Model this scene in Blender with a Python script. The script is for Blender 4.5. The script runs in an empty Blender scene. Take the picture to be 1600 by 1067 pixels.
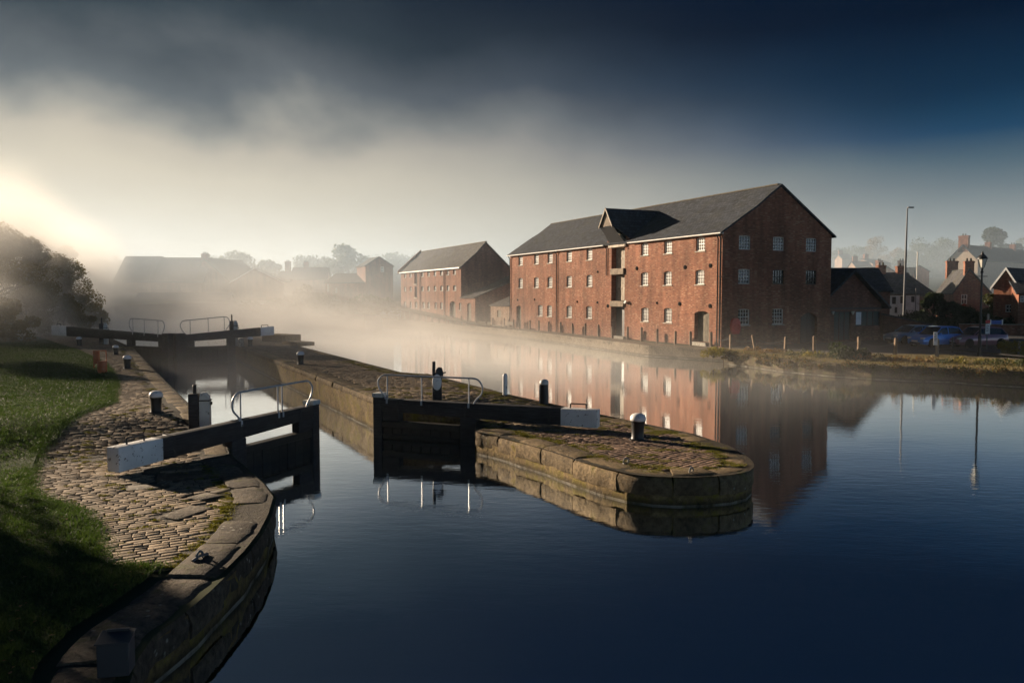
import bpy, bmesh, math, random
import numpy as np
from mathutils import Vector, Matrix
from mathutils.geometry import delaunay_2d_cdt
random.seed(7); rng = np.random.default_rng(7)
SC = bpy.context.scene
COL = SC.collection
R = math.radians

# ------------------------------------------------------------------ camera
HC, FPX = 4.6, 1250.0
PITCH = math.atan((533.5 - 462.0) / FPX)
cam_d = bpy.data.cameras.new('camera'); cam = bpy.data.objects.new('camera', cam_d); COL.objects.link(cam)
cam.location = (0, 0, HC); cam.rotation_euler = (math.pi / 2 - PITCH, 0, 0)
cam_d.sensor_width = 36; cam_d.lens = 36 * FPX / 1600; cam_d.clip_start = .1; cam_d.clip_end = 6000
SC.camera = cam

# ------------------------------------------------------------------ light
SUN_EL = R(12.2); SUN_DIR = Vector((-.80, .60, 0)).normalized()
to_sun = Vector((SUN_DIR.x * math.cos(SUN_EL), SUN_DIR.y * math.cos(SUN_EL), math.sin(SUN_EL)))
sl = bpy.data.lights.new('sun', 'SUN'); sl.energy = 5.0; sl.angle = R(.6); sl.color = (1, .80, .59)
sun = bpy.data.objects.new('sun', sl); COL.objects.link(sun); sun.rotation_euler = (-to_sun).to_track_quat('-Z', 'Y').to_euler()
sun.location = to_sun * 60

def build_world():
    w = bpy.data.worlds.new('World'); SC.world = w; w.use_nodes = True
    nt = w.node_tree; nd = nt.nodes; lk = nt.links; nd.clear()
    def N(t, **k):
        n = nd.new(t)
        for a, b in k.items(): setattr(n, a, b)
        return n
    def M(op, a, b=None, clamp=False):
        n = N('ShaderNodeMath', operation=op, use_clamp=clamp)
        for i, v in enumerate((a, b)):
            if v is None: continue
            if isinstance(v, (int, float)): n.inputs[i].default_value = v
            else: lk.new(v, n.inputs[i])
        return n.outputs[0]
    def RAMP(f, st, interp='EASE'):
        n = N('ShaderNodeValToRGB'); n.color_ramp.interpolation = interp; e = n.color_ramp.elements
        while len(e) < len(st): e.new(.5)
        for q, (p, c) in zip(e, st): q.position = p; q.color = (*c, 1) if len(c) == 3 else c
        lk.new(f, n.inputs[0]); return n.outputs[0]
    def MIX(f, a, b, bt='MIX'):
        n = N('ShaderNodeMix', data_type='RGBA', blend_type=bt)
        for i, v in ((0, f), (6, a), (7, b)):
            if isinstance(v, tuple): n.inputs[i].default_value = (*v, 1)
            elif isinstance(v, (int, float)): n.inputs[i].default_value = v
            else: lk.new(v, n.inputs[i])
        return n.outputs[2]
    tc = N('ShaderNodeTexCoord'); sep = N('ShaderNodeSeparateXYZ'); lk.new(tc.outputs['Generated'], sep.inputs[0])
    X, Y, Z = sep.outputs
    Zc = M('MAXIMUM', Z, 0.0)
    sky = N('ShaderNodeTexSky', sky_type='NISHITA'); sky.sun_disc = False
    sky.sun_elevation = SUN_EL; sky.sun_rotation = math.atan2(SUN_DIR.x, SUN_DIR.y)
    sky.air_density = 1.2; sky.dust_density = 2.0; sky.ozone_density = 2.0
    # clear air gets deep and dark away from the horizon
    grade = RAMP(Zc, [(0, (.40, .44, .50)), (.07, (.36, .41, .46)), (.13, (.21, .28, .36)), (.20, (.020, .085, .165)), (.30, (.0012, .010, .036)), (.45, (.0008, .006, .024))], 'EASE')
    base = MIX(1.0, sky.outputs[0], grade, 'MULTIPLY')
    # side of the sky towards the sun (1) and away from it (0)
    h = M('SQRT', M('ADD', M('MULTIPLY', X, X), M('MULTIPLY', Y, Y)))
    ca = M('DIVIDE', M('ADD', M('MULTIPLY', X, SUN_DIR.x), M('MULTIPLY', Y, SUN_DIR.y)), M('MAXIMUM', h, .001))
    tow = M('MULTIPLY', M('ADD', ca, .10), 1 / 1.05, True)            # 53 deg away = .67 ; 85 = .18 ; 20 = .99
    # drifting fog bank: noise lifts and lowers its top
    mp = N('ShaderNodeMapping'); mp.inputs['Scale'].default_value = (1, 1, 1.5); mp.inputs['Location'].default_value = (8.35, 7.46, 7.26); lk.new(tc.outputs['Generated'], mp.inputs[0])
    nz = N('ShaderNodeTexNoise'); nz.inputs['Scale'].default_value = 4.6; nz.inputs['Detail'].default_value = 7; nz.inputs['Roughness'].default_value = .5; nz.inputs['Distortion'].default_value = .15
    lk.new(mp.outputs[0], nz.inputs['Vector'])
    zz = M('SUBTRACT', Zc, M('MULTIPLY', M('SUBTRACT', nz.outputs[0], .51), M('ADD', M('MULTIPLY', M('POWER', tow, 1.5), .17), .02)))
    def KR(st): return RAMP(zz, st, 'LINEAR')
    sunny = KR([(0, (.23, .205, .165)), (.083, (.29, .26, .21)), (.13, (.285, .256, .205)), (.17, (.245, .222, .182)), (.205, (.145, .143, .130)), (.24, (.064, .071, .076)), (.30, (.019, .027, .034)), (.37, (.004, .008, .0145)), (1, (.003, .006, .012))])
    shady = KR([(0, (.09, .105, .116)), (.09, (.070, .088, .098)), (.143, (.026, .048, .067)), (.175, (.0040, .0225, .050)), (.22, (.0013, .0108, .0265)), (.30, (.0003, .0030, .0100)), (1, (.0002, .002, .007))])
    t0 = M('DIVIDE', M('MAXIMUM', M('SUBTRACT', tow, .17), 0.0), .81, True)
    ts = M('MULTIPLY', M('MULTIPLY', t0, t0), M('SUBTRACT', 3.0, M('MULTIPLY', t0, 2.0)))
    tt = M('POWER', ts, M('ADD', 1.0, M('MULTIPLY', M('MAXIMUM', M('SUBTRACT', Zc, .14), 0.0), 9.0)))
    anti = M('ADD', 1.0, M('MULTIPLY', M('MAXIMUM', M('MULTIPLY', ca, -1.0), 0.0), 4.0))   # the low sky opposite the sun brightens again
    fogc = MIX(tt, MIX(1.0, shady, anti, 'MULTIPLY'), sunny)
    al = .965
    bg = N('ShaderNodeBackground'); bg.inputs[1].default_value = .10; lk.new(base, bg.inputs[0])
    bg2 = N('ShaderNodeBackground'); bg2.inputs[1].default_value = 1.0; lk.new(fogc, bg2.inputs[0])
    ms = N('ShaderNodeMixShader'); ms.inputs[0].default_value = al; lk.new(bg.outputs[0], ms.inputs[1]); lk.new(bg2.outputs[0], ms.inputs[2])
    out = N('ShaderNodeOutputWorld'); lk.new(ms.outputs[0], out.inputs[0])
build_world()

vs = SC.view_settings
vs.view_transform = 'Standard'; vs.look = 'None'; vs.gamma = 1; vs.use_curve_mapping = False; vs.exposure = 1.25
SC.display_settings.display_device = 'sRGB'
SC.render.engine = 'CYCLES'
cy = SC.cycles
cy.use_denoising = True; cy.denoiser = 'OPENIMAGEDENOISE'; cy.use_adaptive_sampling = True; cy.adaptive_threshold = .02
cy.max_bounces = 7; cy.diffuse_bounces = 2; cy.glossy_bounces = 3; cy.transmission_bounces = 2; cy.volume_bounces = 5; cy.transparent_max_bounces = 8
cy.caustics_reflective = False; cy.caustics_refractive = False; cy.sample_clamp_indirect = 6
cy.volume_step_rate = .5; cy.volume_max_steps = 96

# ------------------------------------------------------------------ measuring
_c, _s = math.cos(PITCH), math.sin(PITCH)
def ray(px, py):
    a = (px - 800) / FPX; b = (533.5 - py) / FPX
    return Vector((a, _c + b * _s, -_s + b * _c))
def P(px, py, z=0.0):
    d = ray(px, py); t = (z - HC) / d.z
    return Vector((d.x * t, d.y * t, z))
def PD(px, py, D):
    d = ray(px, py); t = D / d.y
    return Vector((d.x * t, D, HC + d.z * t))
def on_plane(px, py, o, n):
    d = ray(px, py); c = Vector((0, 0, HC)); t = (o - c).dot(n) / d.dot(n)
    return c + d * t
def sstep(a, b, x):
    t = np.clip((x - a) / (b - a), 0, 1); return t * t * (3 - 2 * t)
AX = Vector((-.46, .888)).normalized()              # along the lock, away from the camera
CX = Vector((AX.y, -AX.x))                          # across the lock, to the right
ZLOW, ZUP, ZQ = .68, 1.15, .80
def zf(x, y): return float(ZLOW + (ZUP - ZLOW) * sstep(21.0, 26.5, x * AX.x + y * AX.y))
def Pz(px, py, dz=0.0):
    z = .9
    for _ in range(14):
        p = P(px, py, z + dz); z = zf(p.x, p.y)
    return P(px, py, z + dz)
def hill(x, y):
    r = np.hypot(x, y)
    h = .05 * np.maximum(0, r - 96); h = np.where(h > 9, 9 + (h - 9) * .8, h)
    h = np.minimum(h, 17 + 1.5 * np.sin(x * .012) + 1.0 * np.sin(y * .017 + x * .005))
    return h
def gz(x, y):
    left = 1 - sstep(-2, 8, np.asarray(x) + .46 * (np.asarray(y) - 24))
    s = np.asarray(x) * AX.x + np.asarray(y) * AX.y
    lo = ZLOW + (ZUP - ZLOW) * sstep(21.0, 26.5, s)
    return left * lo + (1 - left) * ZQ + hill(x, y)
def gzf(x, y): return float(gz(x, y))

# ------------------------------------------------------------------ object helpers
def tag(o, label=None, cat=None, group=None, kind=None):
    if label: o['label'] = label
    if cat: o['category'] = cat
    if group: o['group'] = group
    if kind: o['kind'] = kind
    return o
def thing(name, label, cat, loc=(0, 0, 0), rz=0.0, group=None):
    o = bpy.data.objects.new(name, None); COL.objects.link(o); o.empty_display_size = .2
    o.location = loc; o.rotation_euler = (0, 0, rz)
    return tag(o, label, cat, group)
def link_mesh(name, me, mat=None, parent=None):
    o = bpy.data.objects.new(name, me); COL.objects.link(o)
    if mat is not None and not me.materials: me.materials.append(mat)
    if parent: o.parent = parent
    return o
def box_uv(me):
    n = len(me.polygons)
    if n == 0: return
    nor = np.empty(n * 3, np.float32); me.polygons.foreach_get('normal', nor); nor = nor.reshape(-1, 3)
    lt = np.empty(n, np.int32); me.polygons.foreach_get('loop_total', lt)
    li = np.empty(len(me.loops), np.int32); me.loops.foreach_get('vertex_index', li)
    co = np.empty(len(me.vertices) * 3, np.float32); me.vertices.foreach_get('co', co); co = co.reshape(-1, 3)
    ln = np.repeat(nor, lt, axis=0); lc = co[li]
    a = np.abs(ln); k = a.argmax(1)
    uv = np.empty((len(li), 2), np.float32)
    sl = 1 / np.maximum(.3, a[np.arange(len(a)), 2])
    m = k == 0; uv[m, 0] = lc[m, 1]; uv[m, 1] = lc[m, 2]
    m = k == 1; uv[m, 0] = lc[m, 0]; uv[m, 1] = lc[m, 2]
    m = k == 2
    yy = a[:, 1] >= a[:, 0]
    q = m & yy; uv[q, 0] = lc[q, 0]; uv[q, 1] = lc[q, 1] * sl[q]
    q = m & ~yy; uv[q, 0] = lc[q, 1]; uv[q, 1] = lc[q, 0] * sl[q]
    l = me.uv_layers.new(name='UVMap'); l.data.foreach_set('uv', uv.ravel())
def np_mesh(name, V, F):
    me = bpy.data.meshes.new(name); V = np.asarray(V, np.float32); F = np.asarray(F, np.int32)
    me.vertices.add(len(V)); me.vertices.foreach_set('co', V.ravel())
    k = F.shape[1]; me.loops.add(F.size); me.loops.foreach_set('vertex_index', F.ravel())
    me.polygons.add(len(F)); me.polygons.foreach_set('loop_start', np.arange(0, F.size, k, dtype=np.int32))
    me.update(calc_edges=True); return me
class MB:
    def __init__(s): s.v = []; s.f = []
    def add(s, vs, fs):
        b = len(s.v); s.v += [tuple(v) for v in vs]; s.f += [tuple(i + b for i in f) for f in fs]
    def hexa(s, p): s.add(p, [(0, 3, 2, 1), (4, 5, 6, 7), (0, 1, 5, 4), (1, 2, 6, 5), (2, 3, 7, 6), (3, 0, 4, 7)])
    def box(s, x0, x1, y0, y1, z0, z1, fn=None):
        p = [(x0, y0, z0), (x1, y0, z0), (x1, y1, z0), (x0, y1, z0), (x0, y0, z1), (x1, y0, z1), (x1, y1, z1), (x0, y1, z1)]
        s.hexa([fn(*q) for q in p] if fn else p)
    def quad(s, a, b, c, d): s.add([a, b, c, d], [(0, 1, 2, 3)])
    def poly(s, pts): s.add(pts, [tuple(range(len(pts)))])
    def prism(s, a, b):
        n = len(a); s.add(list(a) + list(b), [tuple(range(n))[::-1], tuple(range(n, 2 * n))] + [(i, (i + 1) % n, n + (i + 1) % n, n + i) for i in range(n)])
    def lathe(s, prof, n=16, c=(0, 0, 0), cap=True):
        vs = []; fs = []
        for r, z in prof:
            for k in range(n):
                t = 2 * math.pi * k / n; vs.append((c[0] + r * math.cos(t), c[1] + r * math.sin(t), c[2] + z))
        for i in range(len(prof) - 1):
            for k in range(n): fs.append((i * n + k, i * n + (k + 1) % n, (i + 1) * n + (k + 1) % n, (i + 1) * n + k))
        if cap: fs += [tuple(range(n))[::-1], tuple(range((len(prof) - 1) * n, len(prof) * n))]
        s.add(vs, fs)
    def tube(s, pts, r, n=8, cap=True):
        pts = [Vector(p) for p in pts]; m = len(pts); rr = r if isinstance(r, (list, tuple)) else [r] * m
        vs = []; fs = []; u = None
        for i, p in enumerate(pts):
            t = (pts[min(i + 1, m - 1)] - pts[max(i - 1, 0)]).normalized()
            if u is None: u = t.orthogonal().normalized()
            else:
                u = (u - t * u.dot(t)); u = u.normalized() if u.length > 1e-6 else t.orthogonal().normalized()
            w = t.cross(u)
            for k in range(n):
                a = 2 * math.pi * k / n; vs.append(p + (u * math.cos(a) + w * math.sin(a)) * rr[i])
        for i in range(m - 1):
            for k in range(n): fs.append((i * n + k, i * n + (k + 1) % n, (i + 1) * n + (k + 1) % n, (i + 1) * n + k))
        if cap: fs += [tuple(range(n))[::-1], tuple(range((m - 1) * n, m * n))]
        s.add(vs, fs)
    def build(s, name, mat, parent=None, smooth=None, bevel=0, seg=1, uv=True):
        me = bpy.data.meshes.new(name); me.from_pydata(s.v, [], s.f); me.update()
        if bevel:
            bm = bmesh.new(); bm.from_mesh(me); bmesh.ops.recalc_face_normals(bm, faces=bm.faces)
            ed = [e for e in bm.edges if len(e.link_faces) == 2 and e.calc_face_angle(0) > .6]
            bmesh.ops.bevel(bm, geom=ed, offset=bevel, segments=seg, affect='EDGES', profile=.6, clamp_overlap=True)
            bm.to_mesh(me); bm.free(); me.update()
        if uv: box_uv(me)
        if smooth is not None:
            me.polygons.foreach_set('use_smooth', [True] * len(me.polygons)); me.set_sharp_from_angle(angle=R(smooth))
        return link_mesh(name, me, mat, parent)
def curve(pts, n=6):
    pts = [Vector(p) for p in pts]; out = []
    for i in range(len(pts) - 1):
        a = pts[max(i - 1, 0)]; b = pts[i]; c = pts[i + 1]; d = pts[min(i + 2, len(pts) - 1)]
        for k in range(n):
            t = k / n; t2 = t * t; t3 = t2 * t
            out.append(.5 * ((2 * b) + (c - a) * t + (2 * a - 5 * b + 4 * c - d) * t2 + (3 * b - a - 3 * c + d) * t3))
    out.append(pts[-1]); return out
def resample(pts, step):
    pts = [Vector(p) for p in pts]; L = [0]
    for a, b in zip(pts, pts[1:]): L.append(L[-1] + (b - a).length)
    n = max(2, int(round(L[-1] / step)) + 1); out = []; j = 0
    for i in range(n):
        t = L[-1] * i / (n - 1)
        while j < len(pts) - 2 and L[j + 1] < t: j += 1
        f = (t - L[j]) / max(1e-9, L[j + 1] - L[j]); out.append(pts[j].lerp(pts[j + 1], min(1, max(0, f))))
    return out
def in_poly(xs, ys, poly):
    xs = np.asarray(xs); ys = np.asarray(ys); c = np.zeros(xs.shape, bool); n = len(poly); j = n - 1
    for i in range(n):
        xi, yi = poly[i][0], poly[i][1]; xj, yj = poly[j][0], poly[j][1]
        m = ((yi > ys) != (yj > ys)) & (xs < (xj - xi) * (ys - yi) / ((yj - yi) if yj != yi else 1e-9) + xi)
        c ^= m; j = i
    return c
def offset_line(pts, q):
    out = []
    for i, p in enumerate(pts):
        a = pts[max(0, i - 1)]; b = pts[min(len(pts) - 1, i + 1)]
        t = Vector((b[0] - a[0], b[1] - a[1])).normalized(); out.append(Vector((p[0] - t.y * q, p[1] + t.x * q)))
    return out
def sheet(name, outline, zfun, mat, step=1.0, dz=0.0, extra=None, parent=None, keep=None):
    pts = [Vector((p[0], p[1])) for p in outline]; n = len(pts)
    ex = []
    if extra is not None: ex = extra
    else:
        xs = [p.x for p in pts]; ys = [p.y for p in pts]
        gx, gy = np.meshgrid(np.arange(min(xs), max(xs), step), np.arange(min(ys), max(ys), step)); gx = gx.ravel(); gy = gy.ravel()
        gx = gx + rng.uniform(-.2, .2, gx.shape) * step; gy = gy + rng.uniform(-.2, .2, gy.shape) * step
        m = in_poly(gx, gy, pts); ex = list(zip(gx[m], gy[m]))
    V = pts + [Vector((float(a), float(b))) for a, b in ex]
    r = delaunay_2d_cdt(V, [], [list(range(n))], 1, 1e-4)
    vs = [(v.x, v.y, zfun(v.x, v.y) + dz) for v in r[0]]; fs = [tuple(f) for f in r[2]]
    me = bpy.data.meshes.new(name); me.from_pydata(vs, [], fs); me.update()
    me.polygons.foreach_set('use_smooth', [True] * len(me.polygons)); box_uv(me)
    return link_mesh(name, me, mat, parent)
# ------------------------------------------------------------------ materials
class MT:
    def __init__(s, name, rough=.7, spec=.3, metal=0.0, base=None):
        s.m = bpy.data.materials.new(name); s.m.use_nodes = True; s.nt = s.m.node_tree; s.b = s.nt.nodes['Principled BSDF']
        s.set('Roughness', rough); s.set('Specular IOR Level', spec); s.set('Metallic', metal)
        if base is not None: s.set('Base Color', base)
    def set(s, k, v):
        i = s.b.inputs[k]
        if isinstance(v, tuple): i.default_value = (*v, 1)
        elif isinstance(v, (int, float)): i.default_value = v
        else: s.nt.links.new(v, i)
    def n(s, t, **k):
        q = s.nt.nodes.new(t)
        for a, b in k.items(): setattr(q, a, b)
        return q
    def inp(s, q, i, v):
        if v is None: return
        if isinstance(v, tuple): q.inputs[i].default_value = (*v, 1) if len(v) == 3 and q.inputs[i].type == 'RGBA' else v
        elif isinstance(v, (int, float)): q.inputs[i].default_value = v
        else: s.nt.links.new(v, q.inputs[i])
    def pos(s): return s.n('ShaderNodeNewGeometry').outputs['Position']
    def uv(s): return s.n('ShaderNodeTexCoord').outputs['UV']
    def obj(s): return s.n('ShaderNodeTexCoord').outputs['Object']
    def rnd(s):
        a = s.n('ShaderNodeNewGeometry').outputs['Random Per Island']; b = s.n('ShaderNodeObjectInfo').outputs['Random']
        return s.math('FRACT', s.math('ADD', a, b))
    def map(s, v, sc=(1, 1, 1), rot=(0, 0, 0)):
        q = s.n('ShaderNodeMapping'); s.inp(q, 0, v); q.inputs['Scale'].default_value = sc; q.inputs['Rotation'].default_value = rot; return q.outputs[0]
    def noise(s, v, sc, det=4, ro=.55, dist=0):
        q = s.n('ShaderNodeTexNoise'); s.inp(q, 'Vector', v); s.inp(q, 'Scale', sc); s.inp(q, 'Detail', det); s.inp(q, 'Roughness', ro); s.inp(q, 'Distortion', dist); return q.outputs[0]
    def voro(s, v, sc, f='F1'):
        q = s.n('ShaderNodeTexVoronoi', feature=f); s.inp(q, 'Vector', v); s.inp(q, 'Scale', sc); return q
    def ramp(s, f, st, ip='LINEAR'):
        q = s.n('ShaderNodeValToRGB'); q.color_ramp.interpolation = ip; e = q.color_ramp.elements
        while len(e) < len(st): e.new(.5)
        for a, (p, c) in zip(e, st):
            a.position = p; a.color = (c, c, c, 1) if isinstance(c, (int, float)) else (*c, 1)
        s.inp(q, 0, f); return q.outputs[0]
    def mix(s, f, a, b, bt='MIX'):
        q = s.n('ShaderNodeMix', data_type='RGBA', blend_type=bt); s.inp(q, 0, f); s.inp(q, 6, a); s.inp(q, 7, b); return q.outputs[2]
    def math(s, op, a, b=None, clamp=False):
        q = s.n('ShaderNodeMath', operation=op, use_clamp=clamp); s.inp(q, 0, a); s.inp(q, 1, b); return q.outputs[0]
    def nz(s):
        q = s.n('ShaderNodeSeparateXYZ'); s.inp(q, 0, s.n('ShaderNodeNewGeometry').outputs['Normal']); return q.outputs[2]
    def pz(s):
        q = s.n('ShaderNodeSeparateXYZ'); s.inp(q, 0, s.pos()); return q.outputs[2]
    def bump(s, h, st=.5, d=.02):
        q = s.n('ShaderNodeBump'); s.inp(q, 'Height', h); q.inputs['Strength'].default_value = st; q.inputs['Distance'].default_value = d
        s.set('Normal', q.outputs[0])
def c3(r, g, b): return (r, g, b)

def m_brick(name, c1, c2, pale, mortar=(.24, .19, .15), spec=.7):
    t = MT(name, .85, .2); uv = t.uv()
    q = t.n('ShaderNodeTexBrick'); q.offset = .5; q.squash = 1.0
    t.inp(q, 'Vector', uv); t.inp(q, 'Color1', c1); t.inp(q, 'Color2', c2); t.inp(q, 'Mortar', mortar)
    for k, v in (('Scale', 1.0), ('Mortar Size', .006), ('Mortar Smooth', .2), ('Bias', 0.0), ('Brick Width', .235), ('Row Height', .078)): q.inputs[k].default_value = v
    # odd bricks: a cell noise with the bond's own size
    mp = t.map(uv, (1 / .235, 1 / .078, 1)); w = t.n('ShaderNodeTexWhiteNoise', noise_dimensions='2D')
    fl = t.n('ShaderNodeVectorMath', operation='FLOOR'); t.inp(fl, 0, mp); t.inp(w, 0, fl.outputs[0])
    odd = t.ramp(w.outputs[0], [(.86, 0), (.90, spec), (1, spec)]); dark = t.ramp(w.outputs[0], [(0, .4), (.08, .4), (.12, 0)])
    c = t.mix(odd, q.outputs[0], pale); c = t.mix(dark, c, tuple(v * .35 for v in c2))
    st = t.ramp(t.noise(uv, .22, 6), [(.3, .66), (.7, 1.14)]); c = t.mix(1.0, c, st, 'MULTIPLY')
    st2 = t.ramp(t.noise(t.map(uv, (1.6, .22, 1)), .8, 4), [(.32, .58), (.66, 1.10)]); c = t.mix(1.0, c, st2, 'MULTIPLY')
    t.set('Base Color', c)
    hh = t.math('SUBTRACT', t.math('MULTIPLY', t.noise(uv, 30, 3), .5), q.outputs[1]); t.bump(hh, .6, .012)
    return t.m
B_WARE = m_brick('warehouse_brick', (.345, .14, .076), (.25, .094, .055), (.45, .28, .18), spec=.5)
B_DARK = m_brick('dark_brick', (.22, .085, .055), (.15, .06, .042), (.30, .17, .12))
B_HOUSE = m_brick('house_brick', (.34, .13, .07), (.24, .085, .05), (.42, .25, .17))
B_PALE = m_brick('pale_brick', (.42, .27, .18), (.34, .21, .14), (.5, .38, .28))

def m_slate(name, c=(.032, .033, .038), moss=.25):
    t = MT(name, .75, .25); uv = t.uv()
    q = t.n('ShaderNodeTexBrick'); q.offset = .5
    t.inp(q, 'Vector', uv); t.inp(q, 'Color1', c); t.inp(q, 'Color2', tuple(v * 2.3 for v in c)); t.inp(q, 'Mortar', tuple(v * .35 for v in c))
    for k, v in (('Scale', 1.0), ('Mortar Size', .018), ('Mortar Smooth', .1), ('Brick Width', .36), ('Row Height', .26)): q.inputs[k].default_value = v
    n = t.noise(uv, .6, 6); cc = t.mix(t.ramp(n, [(.45, 0), (.75, moss * 2)]), q.outputs[0], (.07, .065, .035))
    cc = t.mix(1.0, cc, t.ramp(t.noise(uv, 2.5, 4), [(.3, .7), (.7, 1.3)]), 'MULTIPLY')
    t.set('Base Color', cc); t.bump(t.math('SUBTRACT', t.math('MULTIPLY', t.noise(uv, 8, 3), .4), q.outputs[1]), .7, .02); return t.m
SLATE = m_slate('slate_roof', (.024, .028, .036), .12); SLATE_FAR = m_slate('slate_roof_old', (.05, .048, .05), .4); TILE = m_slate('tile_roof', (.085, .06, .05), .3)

def m_stone(name, a, b, moss, mossamt, lichen=.25, rough=.88, tide=False, sc=1.0, bd=.05):
    t = MT(name, rough, .25); p = t.pos()
    n1 = t.noise(p, 1.1 * sc, 6, .6); n2 = t.noise(p, 9 * sc, 5, .65); n3 = t.noise(p, 45, 3, .6)
    c = t.mix(t.ramp(n1, [(.3, 0), (.7, 1)]), a, b)
    c = t.mix(1.0, c, t.ramp(n2, [(.28, .35), (.5, .95), (.72, 1.5)]), 'MULTIPLY')
    c = t.mix(1.0, c, t.ramp(t.rnd(), [(0, .74), (1, 1.2)]), 'MULTIPLY')
    if lichen:
        v = t.voro(t.pos(), 7.0); ml = t.math('MULTIPLY', t.ramp(v.outputs['Distance'], [(.12, 1), (.24, 0)]), t.ramp(t.noise(p, .9, 2), [(.5, 0), (.66, 1)]))
        c = t.mix(t.math('MULTIPLY', ml, lichen), c, (.42, .42, .36))
    mm = t.math('ADD', t.noise(p, 2.2, 6, .7), t.math('MULTIPLY', t.nz(), .04)); mk = t.ramp(mm, [(.62 - mossamt, 0), (.72 - mossamt, 1)])
    mk = t.math('MULTIPLY', mk, t.ramp(n2, [(.35, .3), (.6, 1)])); c = t.mix(mk, c, moss)
    if tide:
        z = t.math('ADD', t.pz(), t.math('MULTIPLY', t.math('SUBTRACT', t.noise(p, 3, 3), .5), .03))
        wet = t.ramp(z, [(0.05, .35), (.17, 1)]); c = t.mix(1.0, c, wet, 'MULTIPLY')
        ln = t.math('MULTIPLY', t.ramp(t.math('ADD', z, 0.0), [(.0, .45), (.024, .5), (.038, 0), (.9, 0)]), t.ramp(t.noise(p, 1.3, 5, .7), [(.38, .05), (.6, 1)])); c = t.mix(ln, c, (.5, .47, .40))
    t.set('Base Color', c)
    t.bump(t.math('ADD', t.math('MULTIPLY', n2, .7), t.math('MULTIPLY', n3, .35)), 1.0, bd); return t.m
COPING = m_stone('coping_stone', (.12, .088, .05), (.26, .19, .105), (.14, .12, .028), .04, .6)
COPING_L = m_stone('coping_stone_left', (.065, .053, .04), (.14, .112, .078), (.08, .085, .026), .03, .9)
LOCKWALL = m_stone('lock_wall_stone', (.13, .09, .04), (.29, .205, .09), (.20, .16, .025), .12, .15, tide=True)
SETT = m_stone('sett_stone', (.175, .132, .088), (.29, .22, .142), (.10, .10, .035), -.14, .15, bd=.02)
SETT_RED = m_stone('sett_red', (.15, .098, .072), (.22, .148, .105), (.10, .105, .03), -.05, .15, bd=.02)
DIRT = m_stone('joint_dirt', (.055, .045, .031), (.085, .068, .044), (.06, .07, .02), .02, 0)
VERGEWALL = m_stone('verge_wall_stone', (.075, .058, .036), (.15, .115, .07), (.09, .09, .025), .12, .1, tide=True, sc=1.4)
QUAYWALL = m_stone('quay_wall_stone', (.15, .125, .095), (.23, .195, .145), (.10, .095, .045), .0, .2, tide=True, sc=1.6)
PALESTONE = m_stone('pale_stone', (.30, .28, .24), (.40, .37, .31), (.2, .18, .1), -.12, .1)

def m_ground(name, a, b, sc=.6, bs=.03):
    t = MT(name, .95, .1); p = t.pos(); n = t.noise(p, sc, 6, .6); n2 = t.noise(p, sc * 14, 4)
    c = t.mix(t.ramp(n, [(.3, 0), (.7, 1)]), a, b); c = t.mix(1.0, c, t.ramp(n2, [(.3, .6), (.7, 1.3)]), 'MULTIPLY'); t.set('Base Color', c); t.bump(n2, .5, bs); return t.m
EARTH = m_ground('earth', (.06, .062, .028), (.10, .085, .045)); TURF = m_ground('turf', (.030, .050, .014), (.050, .075, .022), 1.2)
FIELD = m_ground('field', (.05, .065, .03), (.085, .085, .045), .03)
PATHM = m_ground('path_gravel', (.15, .125, .09), (.21, .175, .125), 1.5); ASPHALT = m_ground('asphalt', (.060, .061, .064), (.085, .085, .088), .8, .01)
BANKM = m_ground('bank_earth', (.10, .08, .05), (.19, .155, .10), 1.4, .08)

def m_wood(name, c, rough=.6, var=1.6, spec=.35, sc=(1.2, 14, 14)):
    t = MT(name, rough, spec); o = t.obj(); n = t.noise(t.map(o, sc), 2.2, 5, .6); n2 = t.noise(o, 3, 4)
    cc = t.mix(t.ramp(n, [(.3, 0), (.7, 1)]), c, tuple(v * var for v in c)); cc = t.mix(1.0, cc, t.ramp(n2, [(.3, .65), (.7, 1.25)]), 'MULTIPLY')
    cc = t.mix(1.0, cc, t.ramp(t.rnd(), [(0, .75), (1, 1.2)]), 'MULTIPLY')
    t.set('Base Color', cc); t.bump(n, .5, .01); return t.m
BEAM = m_wood('black_gate_timber', (.009, .0085, .009), .6, 6.0)
WETWOOD = m_wood('wet_gate_timber', (.02, .017, .013), .55, 2.0)
GREYWOOD = m_wood('weathered_timber', (.17, .135, .10), .8, 1.5, .2, (14, 14, 1.2)); PALEWOOD = m_wood('pale_timber', (.36, .31, .25), .75, 1.25, .2)
POSTWOOD = m_wood('post_timber', (.13, .09, .06), .8, 1.6, .2, (14, 14, 1.2)); DOORWOOD = m_wood('old_door', (.13, .115, .085), .75, 1.5, .2, (14, 14, 1))

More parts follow.
